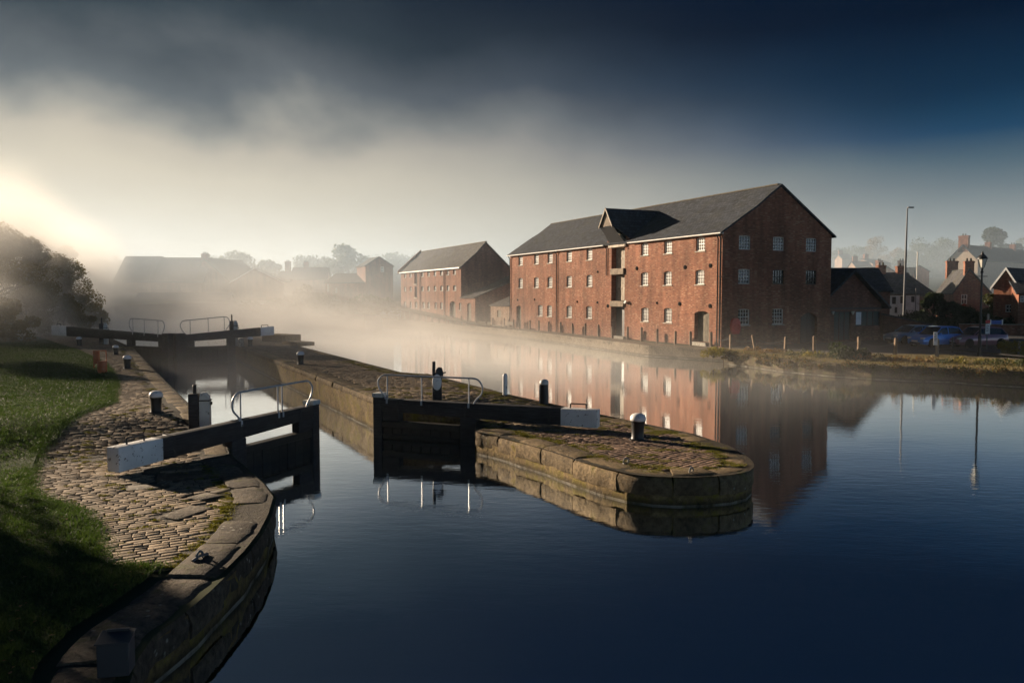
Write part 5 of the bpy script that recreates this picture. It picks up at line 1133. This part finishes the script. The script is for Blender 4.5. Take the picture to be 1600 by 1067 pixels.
x, y, z = bank_scatter(5000, 0, .5); o = blades('bank_grass', x, y, z - .05, .13, .014, G_MOSS, 1.2); tag(o, 'green weeds along the top of the right bank', 'weeds', kind='stuff')
iv = resample(bq[:7], .12); ki = np.random.default_rng(3).integers(0, len(iv), 150); ct = []; cr = []
for i in ki:
    w_ = random.uniform(.12, .34); ct.append((iv[i].x + random.uniform(-.15, .15), iv[i].y + random.uniform(-.2, .35), random.uniform(.35, .86))); cr.append((w_, w_, w_ * random.uniform(.5, 1.1)))
Vi, Fi = leaf_mesh(16000, ct, cr, .055, seed=77); o = link_mesh('ivy', np_mesh('ivy', Vi[:len(Vi) // 2], Fi[:len(Fi) // 2]), L_GREEN); tag(o, 'green ivy and weeds trailing over the low verge wall', 'ivy', kind='stuff')
o = link_mesh('ivy', np_mesh('ivy', Vi[len(Vi) // 2:], Fi[:len(Fi) // 2]), L_BROWN); tag(o, 'brown withered bramble trailing over the low verge wall', 'bramble', kind='stuff')
WT = np.array([(1115, 556), (1130, 549), (1215, 559), (1319, 567.5), (1400, 571), (1490, 574), (1600, 580)])
def plant(label, px, py, w, h, mat, n, size, seed, z=.5, cat='plant', name='bank_plant'):
    if z < .75: py = float(np.interp(px, WT[:, 0], WT[:, 1])) + 1.2; z = ZQ - .30; h *= .72
    p = P(px, py, z); r = random.Random(seed); g = thing(name, label, cat, p); mb = MB(); ct = []; cr = []
    for i in range(7):
        a = r.uniform(0, 6.28); e = (math.cos(a) * w * .5 * r.uniform(.3, 1), math.sin(a) * w * .4 * r.uniform(.3, 1), h * r.uniform(.4, .9)); mb.tube([(0, 0, -.1), (e[0] * .4, e[1] * .4, e[2] * .6), e], [.02, .015, .006], 5); ct.append(e); s = w * r.uniform(.14, .26); cr.append((s, s, s * .7))
    for i in range(6): a = r.uniform(0, 6.28); ct.append((math.cos(a) * w * .45 * r.random(), math.sin(a) * w * .4 * r.random(), h * r.uniform(.1, .5))); s = w * .2; cr.append((s, s, s * .7))
    mb.build('stem', BARK, g, 60); V, Fq = leaf_mesh(n, ct, cr, size, seed=seed); link_mesh('foliage', np_mesh('foliage', V, Fq), mat, g)
plant('yellow green weed clump at the warehouse corner on the bank', 1115, 556, 1.7, .95, L_YEL, 900, .07, 1, .6); plant('dark round bush hanging over the right bank', 1318, 572, 2.4, 1.5, L_DARK, 2600, .09, 2, .1, 'bush', 'bank_bush')
for i, (x, y, lab, m) in enumerate(((1175, 562, 'rusty brown bramble clump on the bank below the first posts', L_BROWN), (1205, 566, 'low brown bramble right of the rusty clump', L_BROWN), (1245, 570, 'green leafy bank weed below the third post', L_GREEN), (1268, 572, 'yellow leaved bank weed left of the dark bush', L_YEL), (1290, 571, 'leafy green weed touching the dark bush', L_GREEN), (1342, 570, 'reddish sprig above the dark bank bush', L_BROWN), (1445, 584, 'bare brown clump low on the right bank', L_BROWN), (1545, 578, 'green ivy trail on the right bank', L_GREEN), (1405, 582, 'tawny grass clump on the bank below the car park posts', L_BROWN), (1480, 586, 'olive weed clump on the bank below the white notice', L_GREEN), (1512, 580, 'yellowish weed on the bank below the street lamp', L_YEL), (1375, 585, 'dull green weed low on the bank right of the dark bush', L_GREEN), (1585, 596, 'green weed at the waterline near the right edge', L_GREEN))):
    plant(lab, x, y, 1.5, .8, m, 700, .07, 10 + i, .3)
plant('small green bush on the quay left of the yellow post', 1577, 556, 1.9, .8, L_YEL, 1500, .08, 30, ZQ, 'bush', 'quay_bush')

# quay posts
def make_post():
    g = thing('quay_post', 'x', 'post', (0, 0, 0), 0, 'timber posts along the right quay'); mb = MB(); mb.box(-.085, .085, -.085, .085, -.1, 1.06); mb.build('shaft', POSTWOOD, g, 40, .012)
    mb = MB(); a = [(-.085, -.085, 1.062), (.085, -.085, 1.062), (.085, .085, 1.062), (-.085, .085, 1.062)]; mb.add(a + [(0, 0, 1.12)], [(0, 1, 4), (1, 2, 4), (2, 3, 4), (3, 0, 4), (0, 3, 2, 1)]); mb.build('post_top', POSTWOOD, g); return g
post0 = make_post(); PN = []
PL = [(1398.5, 555.3, 'quay post in front of the slate coloured car'), (1342, 553, 'quay post before the annex window'), (1272, 551, 'quay post before the arched gable doorway'), (1226.7, 550, 'quay post below the middle gable windows'), (1180, 547, 'leaning quay post below the first gable window'), (1141.6, 545, 'quay post below the red lifebuoy housing'), (1111, 542, 'quay post at the near corner of the big warehouse'),
      (1079, 540, 'quay post left of the old plank door'), (1055, 538.3, 'quay post below the last ground floor window before the plank door'), (1027, 535.5, 'quay post below the blank wall between two ground windows'), (1002.5, 532.5, 'quay post right of the loading bay, second from it'), (980.5, 530, 'quay post just right of the loading bay'), (957, 529, 'quay post in front of the dark loading bay'),
      (935, 526, 'quay post just left of the loading bay'), (914.6, 524, 'quay post below the ground window left of the loading bay'), (894.7, 522, 'quay post right of the middle downpipe, second from it'), (876, 520.5, 'quay post just right of the middle downpipe'), (857, 519, 'quay post just left of the middle downpipe'), (842, 517.5, 'quay post below the paired ground windows'), (828, 516, 'quay post left of the paired ground windows'), (812, 514.5, 'quay post before the far arched door'), (803, 514, 'quay post at the far end of the big warehouse'), (795, 513, 'quay post before the brick shed')]
xs2 = (788, 770, 760, 745, 731, 721, 708, 698, 686, 675, 665, 655, 648, 640, 632)
for i, x in enumerate(xs2): PL.append((x, 512.5 - (788 - x) * .088, None))
for i, (x, y, lab) in enumerate(PL):
    o = post0 if i == 0 else copy_tree(post0); p = P(x, y, ZQ); o.location = p; o.rotation_euler = (R(random.uniform(-1.5, 1.5)), R(random.uniform(-1.5, 1.5)), R(10) + random.uniform(-.1, .1)); sc = random.uniform(.94, 1.05); o.scale = (sc, sc, sc)
    if x == 1180: o.rotation_euler = (0, R(-11), R(5))
    o['label'] = lab or 'thin misty quay post in the row before the farther warehouse'; PN.append(p)
# slack wires between the first posts
for i in range(0, 6):
    a, b = PN[i], PN[i + 1]; q = [(a.lerp(b, t / 8)) + Vector((0, 0, .82 - .28 * math.sin(math.pi * t / 8))) for t in range(9)]
    mb = MB(); mb.tube(q, .012, 5); o = mb.build('post_chain', STEEL, None, 40); tag(o, 'slack chain between the %s and %s quay posts from the right' % ('first second third fourth fifth sixth seventh'.split()[i], 'first second third fourth fifth sixth seventh'.split()[i + 1]), 'chain', 'slack chains between the quay posts')
# black posts with a low rail, signs
def simple_post(label, px, y0, y1, r, mat, name='post', cat='post', z=ZQ, sides=8, top=None):
    p = P(px, y1, z); h = PD(px, y0, p.y).z - z; g = thing(name, label, cat, p); mb = MB(); mb.lathe([(r, -.1), (r, h - r), (r * .6, h)], sides); mb.build('shaft', mat, g, 40); return g, h
g, h = simple_post('black square post carrying a small white notice', 1464, 529, 557.5, .13, BLACK, sides=4)
mb = MB(); mb.box(-.33, -.08, -.16, -.14, h - .40, h + .42); sg = mb.build('notice_board', SIGNW, g, 40, .01)
for k in range(5): mb = MB(); mb.box(-.30, -.30 + .19 * (.6 + .08 * ((k * 3) % 5)), -.166, -.161, h + .28 - .10 * k, h + .31 - .10 * k); mb.build('print_line', BLACK, sg)
simple_post('thin dark post between the two right hand signs', 1488, 527, 551, .06, IRON)
g, h = simple_post('sunlit pale post at the far right of the quay', 1592, 533, 557, .085, PALEWOOD)
mb = MB(); mb.lathe([(.10, h * .42), (.10, h * .5)], 8); mb.build('band', IRON, g, 40)
a = P(1466, 550, ZQ); b = P(1612, 563.5, ZQ)
mb = MB(); mb.tube([a + Vector((0, 0, .22)), b + Vector((0, 0, .22))], .06, 6); o = mb.build('low_rail', BLACK, None, 40); tag(o, 'low black rail along the right quay edge', 'rail')
g, h = simple_post('slim sign post with a white notice right of the street lamp', 1541.5, 505, 546, .04, STEEL, 'sign_post', 'sign')
mb = MB(); mb.box(-.16, .16, -.06, -.045, h - .75, h - .05); s1 = mb.build('sign_panel', SIGNW, g, 40, .01)
mb = MB(); mb.box(-.16, .16, -.062, -.05, h + .0, h + .22); mb.build('red_panel', RED, g)
for k in range(4): mb = MB(); mb.box(-.11, .09 - .05 * (k % 2), -.066, -.061, h - .22 - .12 * k, h - .18 - .12 * k); mb.build('print_line', BLACK, s1)
simple_post('short sunlit timber post behind the maroon car', 1543, 490, 520, .11, PALEWOOD, z=1.0)
# street lamp with lantern
p = P(1530, 557, ZQ); hL = PD(1530, 418, p.y).z - ZQ; g = thing('street_lamp', 'black street lamp with glass lantern at the car park edge', 'street lamp', p)
mb = MB(); mb.lathe([(.15, -.05), (.15, .25), (.11, .30), (.095, 1.3), (.065, 1.4), (.055, hL - .35), (.085, hL - .33), (.085, hL - .25), (.05, hL - .2), (.08, hL - .02)], 14); mb.build('column', BLACK, g, 40)
mb = MB(); mb.tube([(-.35, 0, hL - .55), (.35, 0, hL - .55)], .022, 6); mb.build('ladder_bar', BLACK, g, 40)
mb = MB(); mb.lathe([(.13, hL), (.27, hL + .52)], 6); mb.build('lantern_glass', LAMPG, g)
mb = MB()
for k in range(6): t = math.pi * k / 3; mb.tube([(.135 * math.cos(t), .135 * math.sin(t), hL), (.28 * math.cos(t), .28 * math.sin(t), hL + .53)], .016, 5)
mb.lathe([(.31, hL + .52), (.31, hL + .57), (.18, hL + .74), (.09, hL + .80), (.07, hL + .9), (.015, hL + 1.02)], 12); mb.build('lantern_cap', BLACK, g, 40)
# tall lighting column and thin poles
pb = PD(1412, 505, 92); zb = gzf(pb.x, pb.y); hC = PD(1415.5, 325, 92).z - zb; g = thing('light_column', 'very tall slim street light column rising over the roofs', 'street light', (pb.x, pb.y, zb))
mb = MB(); mb.tube([(0, 0, -.2), (.02, 0, hC * .55), (.06, 0, hC)], [.16, .12, .065], 10); mb.build('column', STEEL, g, 40)
mb = MB(); mb.tube([(.06, 0, hC - .02), (.35, 0, hC + .05)], .04, 6); mb.box(.1, .75, -.14, .14, hC - .02, hC + .12); mb.build('lamp_head', STEEL, g, 40, .02)
pb = PD(1433, 425, 105); z1 = PD(1433, 395, 105).z; zb = gzf(pb.x, pb.y); g = thing('thin_pole', 'short pale pole standing up behind the white house roof', 'pole', (pb.x, pb.y, zb)); mb = MB(); mb.lathe([(.09, 0), (.08, z1 - zb), (.12, z1 - zb + .02), (.12, z1 - zb + .12)], 8); mb.build('shaft', PVC, g, 40)
pb = PD(1430, 498, 88); z1 = PD(1430, 452, 88).z; zb = gzf(pb.x, pb.y); g = thing('thin_pole', 'thin grey pole in front of the white house', 'pole', (pb.x, pb.y, zb)); mb = MB(); mb.lathe([(.05, 0), (.045, z1 - zb), (.09, z1 - zb + .02), (.09, z1 - zb + .1)], 8); mb.build('shaft', STEEL, g, 40)
# garden wall and blue board
a = PD(1500, 500, 78); b = PD(1625, 503, 76); mb = MB(); d = (b - a); L = Vector((d.x, d.y)).length; mb.box(0, L, 0, .3, -.6, 1.0); zb = gzf(a.x, a.y)
g = thing('garden_wall', 'low brick garden wall behind the car park', 'wall', (a.x, a.y, zb), math.atan2(d.y, d.x)); mb.build('brickwork', B_HOUSE, g); mb = MB(); mb.box(-.05, L + .05, -.05, .35, 1.002, 1.08); mb.build('wall_cap', PALESTONE, g, 40, .02)
p = PD(1549, 499, 76); g = thing('blue_board', 'blue board between white posts on the garden wall', 'sign', (p.x, p.y, gzf(p.x, p.y) + 1.05)); mb = MB(); mb.box(.0, 1.0, 0, .05, .05, .42); mb.build('panel', BLUEP, g)
for x in (-.12, 1.0): mb = MB(); mb.box(x, x + .12, -.01, .06, -.03, .5); mb.build('board_post', WHITE, g, 40, .01)
# picnic benches in the mist by the farther warehouse
for i, (x, y, lab) in enumerate(((794, 514.5, 'low timber bench by the far arched door of the big warehouse'), (733, 506.5, 'misty bench beside the lean-to'), (706, 505, 'misty bench before the arched door of the farther warehouse'))):
    p = P(x, y, ZQ); g = thing('bench', lab, 'bench', p, ANG, 'misty quay benches'); mb = MB(); mb.box(-.8, .8, -.2, .2, .40, .46); mb.build('seat', GREYWOOD, g)
    for q in (-.65, .6): mb = MB(); mb.box(q, q + .08, -.18, .18, -.05, .398); mb.build('leg', GREYWOOD, g)
    mb = MB(); mb.box(-.8, .8, .21, .26, .5, .85); mb.build('backrest', GREYWOOD, g)

# ------------------------------------------------------------------ cars
def car(label, p, rz, paint, Lc=4.1, Hc=1.48, Wc=1.74, hatch=True):
    g = thing('parked_car', label, 'car', p, rz, 'cars parked behind the quay posts'); hw = Wc / 2
    # stations from nose (-x) to tail: x, half width, sill z, belt z, top-of-body z
    st = [(-.50, .62, .34, .50, .58), (-.485, .84, .24, .55, .66), (-.42, .95, .20, .62, .76), (-.30, 1.0, .19, .68, .86), (-.20, 1.0, .19, .70, .93), (.0, 1.0, .19, .72, .95), (.25, 1.0, .19, .74, .97), (.40, .98, .20, .74, .98), (.47, .93, .24, .70, .97), (.50, .84, .32, .60, .90)]
    vs = []; m = 10
    for x, w, z0, zb_, zt in st:
        y = hw * w; X = x * Lc; vs += [(X, -y * .90, z0), (X, -y * .985, z0 + .10), (X, -y, (z0 + zb_) / 2 + .05), (X, -y * .985, zb_), (X, -y * .90, zt), (X, y * .90, zt), (X, y * .985, zb_), (X, y, (z0 + zb_) / 2 + .05), (X, y * .985, z0 + .10), (X, y * .90, z0)]
    n = len(st); fs = [(i * m + k, i * m + (k + 1) % m, (i + 1) * m + (k + 1) % m, (i + 1) * m + k) for i in range(n - 1) for k in range(m)] + [tuple(range(m)), tuple(range((n - 1) * m, n * m))[::-1]]
    mb = MB(); mb.add(vs, fs); body = mb.build('body', paint, g, 38)
    ro = [(-.215, .90, .92), (-.06, .80, Hc - .06), (.06, .79, Hc), (.24, .79, Hc - .01), (.36, .80, Hc - .06), (.455, .86, 1.0)] if hatch else [(-.19, .90, .93), (-.05, .78, Hc - .05), (.05, .77, Hc), (.17, .77, Hc - .02), (.28, .80, Hc - .14), (.40, .87, .97)]
    mb = MB(); vs = []
    for x, w, z in ro: vs += [(x * Lc, -hw * .90, .93 if z < 1.05 else .95), (x * Lc, -hw * w, z - (.10 if z > 1.1 else 0)), (x * Lc, -hw * w * .86, z), (x * Lc, hw * w * .86, z), (x * Lc, hw * w, z - (.10 if z > 1.1 else 0)), (x * Lc, hw * .90, .93 if z < 1.05 else .95)]
    n = len(ro); mb.add(vs, [(i * 6 + k, i * 6 + k + 1, (i + 1) * 6 + k + 1, (i + 1) * 6 + k) for i in range(n - 1) for k in range(5)]); mb.build('window_glass', CARGLASS, g, 30)
    mb = MB(); vs = []
    for x, w, z in ro[1:-1]: vs += [(x * Lc, -hw * w * 1.0, z - .085), (x * Lc, -hw * w * .86, z + .018), (x * Lc, hw * w * .86, z + .018), (x * Lc, hw * w * 1.0, z - .085)]
    k4 = len(ro) - 2; mb.add(vs, [(i * 4 + k, i * 4 + k + 1, (i + 1) * 4 + k + 1, (i + 1) * 4 + k) for i in range(k4 - 1) for k in range(3)]); mb.build('roof', paint, g, 50)
    def pil(x0, z0, x1, z1, w0, w1):
        for s in (-1, 1): mb = MB(); mb.tube([(x0 * Lc, s * hw * w0, z0), (x1 * Lc, s * hw * w1, z1)], .035, 6); mb.build('pillar', paint, g, 40)
    pil(ro[0][0], .93, ro[1][0], Hc - .10, .915, .81); pil(.09, .95, .085, Hc - .06, .92, .80); pil(ro[-1][0], .97, ro[-2][0], ro[-2][2] - .05, .89, .81)
    for x in (-.31, .31):
        for s in (-1, 1):
            mb = MB(); mb.lathe([(.21, -.10), (.30, -.10), (.315, -.05), (.315, .05), (.30, .10), (.21, .10)], 20); w = mb.build('wheel', TYRE, g, 40); w.location = (x * Lc, s * (hw - .10), .31); w.rotation_euler = (R(90), 0, 0)
            mb = MB(); mb.lathe([(.205, -.085), (.205, .085), (.06, .07)], 16)
            rim = mb.build('rim', CHROME, w, 40)
            mb = MB(); mb.lathe([(.345, -.115 * s - .008), (.345, -.115 * s + .008)], 18); ar_ = mb.build('wheel_arch', TYRE, g, 40); ar_.location = (x * Lc, s * (hw - .115), .34); ar_.rotation_euler = (R(90), 0, 0)
    for s in (-1, 1):
        mb = MB(); mb.box(-.492 * Lc, -.44 * Lc, s * hw * .52 if s > 0 else -hw * .84, hw * .84 if s > 0 else -hw * .52, .60, .73); mb.build('headlight', LAMPG, g, 40, .03, 2)
        mb = MB(); mb.box(.455 * Lc, .492 * Lc, s * hw * .6 if s > 0 else -hw * .86, hw * .86 if s > 0 else -hw * .6, .72, .92); mb.build('tail_light', TAIL, g, 40, .02)
        mb = MB(); mb.box(-.17 * Lc, -.13 * Lc, s * (hw + .01) if s > 0 else -hw - .17, hw + .17 if s > 0 else -hw - .01, .93, 1.05); mb.build('mirror', paint, g, 40, .03, 2)
    mb = MB(); mb.box(-.507 * Lc, -.502 * Lc, -.26, .26, .40, .51); mb.build('number_plate', SIGNW, g)
    mb = MB(); mb.box(-.503 * Lc, -.49 * Lc, -.45, .45, .26, .37); mb.build('grille', TYRE, g)
    return g
def cpos(px, D): q = PD(px, 530, D); return (q.x, q.y, ZQ + .02)
car('slate blue hatchback half hidden behind the bright blue car', cpos(1424, 63.5), R(14), CAR_TEAL, 4.2, 1.45)
car('bright blue hatchback parked in the middle', cpos(1462, 59.5), R(20), CAR_BLUE, 4.05, 1.52)
car('dark maroon hatchback parked behind the street lamp', cpos(1526, 59), R(10), CAR_MAROON, 4.15, 1.50)

# ------------------------------------------------------------------ air
def closed_box(name, x0, x1, y0, y1, z0, z1, m, label, cat):
    mb = MB(); mb.box(x0, x1, y0, y1, z0, z1); o = mb.build(name, m, None, uv=False); tag(o, label, cat, kind='stuff'); return o
HZ, nt, v = m_volume('haze', .00008, (.60, .84, 1.0), .4)
closed_box('haze', -790, 790, -120, 720, -3.6, 31, HZ, 'thin morning haze fading the far houses and hills', 'haze')
def mist_mat(name, d0, hgt, fn, col=(1.0, .985, .95)):
    m, nt, v = m_volume(name, 0, col, .22); N = nt.nodes.new; lk = nt.links
    def M(op, a, b=None, cl=False):
        q = N('ShaderNodeMath'); q.operation = op; q.use_clamp = cl
        for i, w in enumerate((a, b)):
            if w is None: continue
            if isinstance(w, (int, float)): q.inputs[i].default_value = w
            else: lk.new(w, q.inputs[i])
        return q.outputs[0]
    g = N('ShaderNodeNewGeometry'); s = N('ShaderNodeSeparateXYZ'); lk.new(g.outputs['Position'], s.inputs[0]); X, Y, Z = s.outputs
    mp = N('ShaderNodeMapping'); lk.new(g.outputs['Position'], mp.inputs[0]); mp.inputs['Scale'].default_value = (.07, .055, .16)
    nz = N('ShaderNodeTexNoise'); nz.inputs['Scale'].default_value = 1.0; nz.inputs['Detail'].default_value = 3; nz.inputs['Distortion'].default_value = .4; lk.new(mp.outputs[0], nz.inputs['Vector'])
    def ss(a, b, x): return M('SMOOTH_MIN', 1.0, 1.0) if False else M('MULTIPLY', M('MULTIPLY', T_(a, b, x), T_(a, b, x)), M('SUBTRACT', 3.0, M('MULTIPLY', 2.0, T_(a, b, x))))
    def T_(a, b, x): return M('DIVIDE', M('SUBTRACT', x, a), b - a, True)
    lk.new(fn(M, ss, X, Y, Z, nz.outputs[0], d0), v.inputs['Density']); return m
def mist_fn(M, ss, X, Y, Z, n, d0):
    # thick at the head of the basin and over the water to the left, thinning towards the camera and the right
    lat = M('ADD', X, M('MULTIPLY', Y, .42))                                   # along-lock side coordinate: 0 island, + right basin
    near_l = M('MULTIPLY', M('SUBTRACT', 1.0, ss(-13.0, -6.0, lat)), ss(47.0, 61.0, Y)); far = M('MAXIMUM', ss(46.0, 118.0, Y), M('MULTIPLY', near_l, 1.0)); left = M('SUBTRACT', 1.0, ss(-4.0, 58.0, lat))
    hgt = M('ADD', M('ADD', 1.0, M('MULTIPLY', near_l, 6.0)), M('MULTIPLY', far, M('MULTIPLY', left, 2.8)))
    zz = M('MULTIPLY', M('DIVIDE', M('MAXIMUM', Z, 0.0), hgt), 1.0)
    fall = M('POWER', 2.718, M('MULTIPLY', zz, -1.0))
    nn = M('MULTIPLY', M('MAXIMUM', M('SUBTRACT', n, .36), 0.0), 4.2)
    amt = M('ADD', M('ADD', .09, M('MULTIPLY', near_l, 1.2)), M('MULTIPLY', far, .68)); amt = M('MULTIPLY', amt, M('ADD', .20, M('MULTIPLY', left, .80)))
    mid = M('MULTIPLY', M('MULTIPLY', ss(28.0, 52.0, Y), M('SUBTRACT', 1.0, ss(100.0, 140.0, Y))), M('MULTIPLY', M('SUBTRACT', 1.0, ss(16.0, 48.0, lat)), ss(-4.0, 6.0, lat)))
    amt = M('ADD', amt, M('MULTIPLY', mid, .75))
    near = ss(22.0, 42.0, Y); edge = M('MULTIPLY', M('SUBTRACT', 1.0, ss(168.0, 188.0, Y)), M('MULTIPLY', ss(-128.0, -100.0, X), M('SUBTRACT', 1.0, ss(26.0, 40.0, X)))); top = M('SUBTRACT', 1.0, ss(11.0, 16.0, Z))
    d = M('MULTIPLY', M('MULTIPLY', fall, nn), M('MULTIPLY', amt, M('MULTIPLY', near, M('MULTIPLY', edge, top))))
    return M('MULTIPLY', d, d0)
closed_box('mist', -130, 42, 20, 190, .03, 17, mist_mat('mist', .085, 1, mist_fn), 'low morning mist drifting over the water at the head of the basin', 'mist')

def valley_fn(M, ss, X, Y, Z, n, d0):
    r = M('SQRT', M('ADD', M('MULTIPLY', X, X), M('MULTIPLY', Y, Y)))
    e = M('MULTIPLY', ss(80.0, 135.0, r), M('SUBTRACT', 1.0, ss(380.0, 430.0, r)))
    return M('MULTIPLY', M('MULTIPLY', e, M('SUBTRACT', 1.0, ss(9.0, 27.0, Z))), M('MULTIPLY', M('MULTIPLY', d0, M('ADD', 1.0, M('MULTIPLY', M('SUBTRACT', 1.0, ss(-60.0, 30.0, X)), .8))), M('ADD', .55, M('MULTIPLY', n, .9))))
closed_box('mist', -440, 440, 60, 440, -2.0, 28, mist_mat('valley_mist', .0044, 1, valley_fn, (.70, .85, 1.0)), 'pale blue mist lying over the far town and the hills', 'mist')
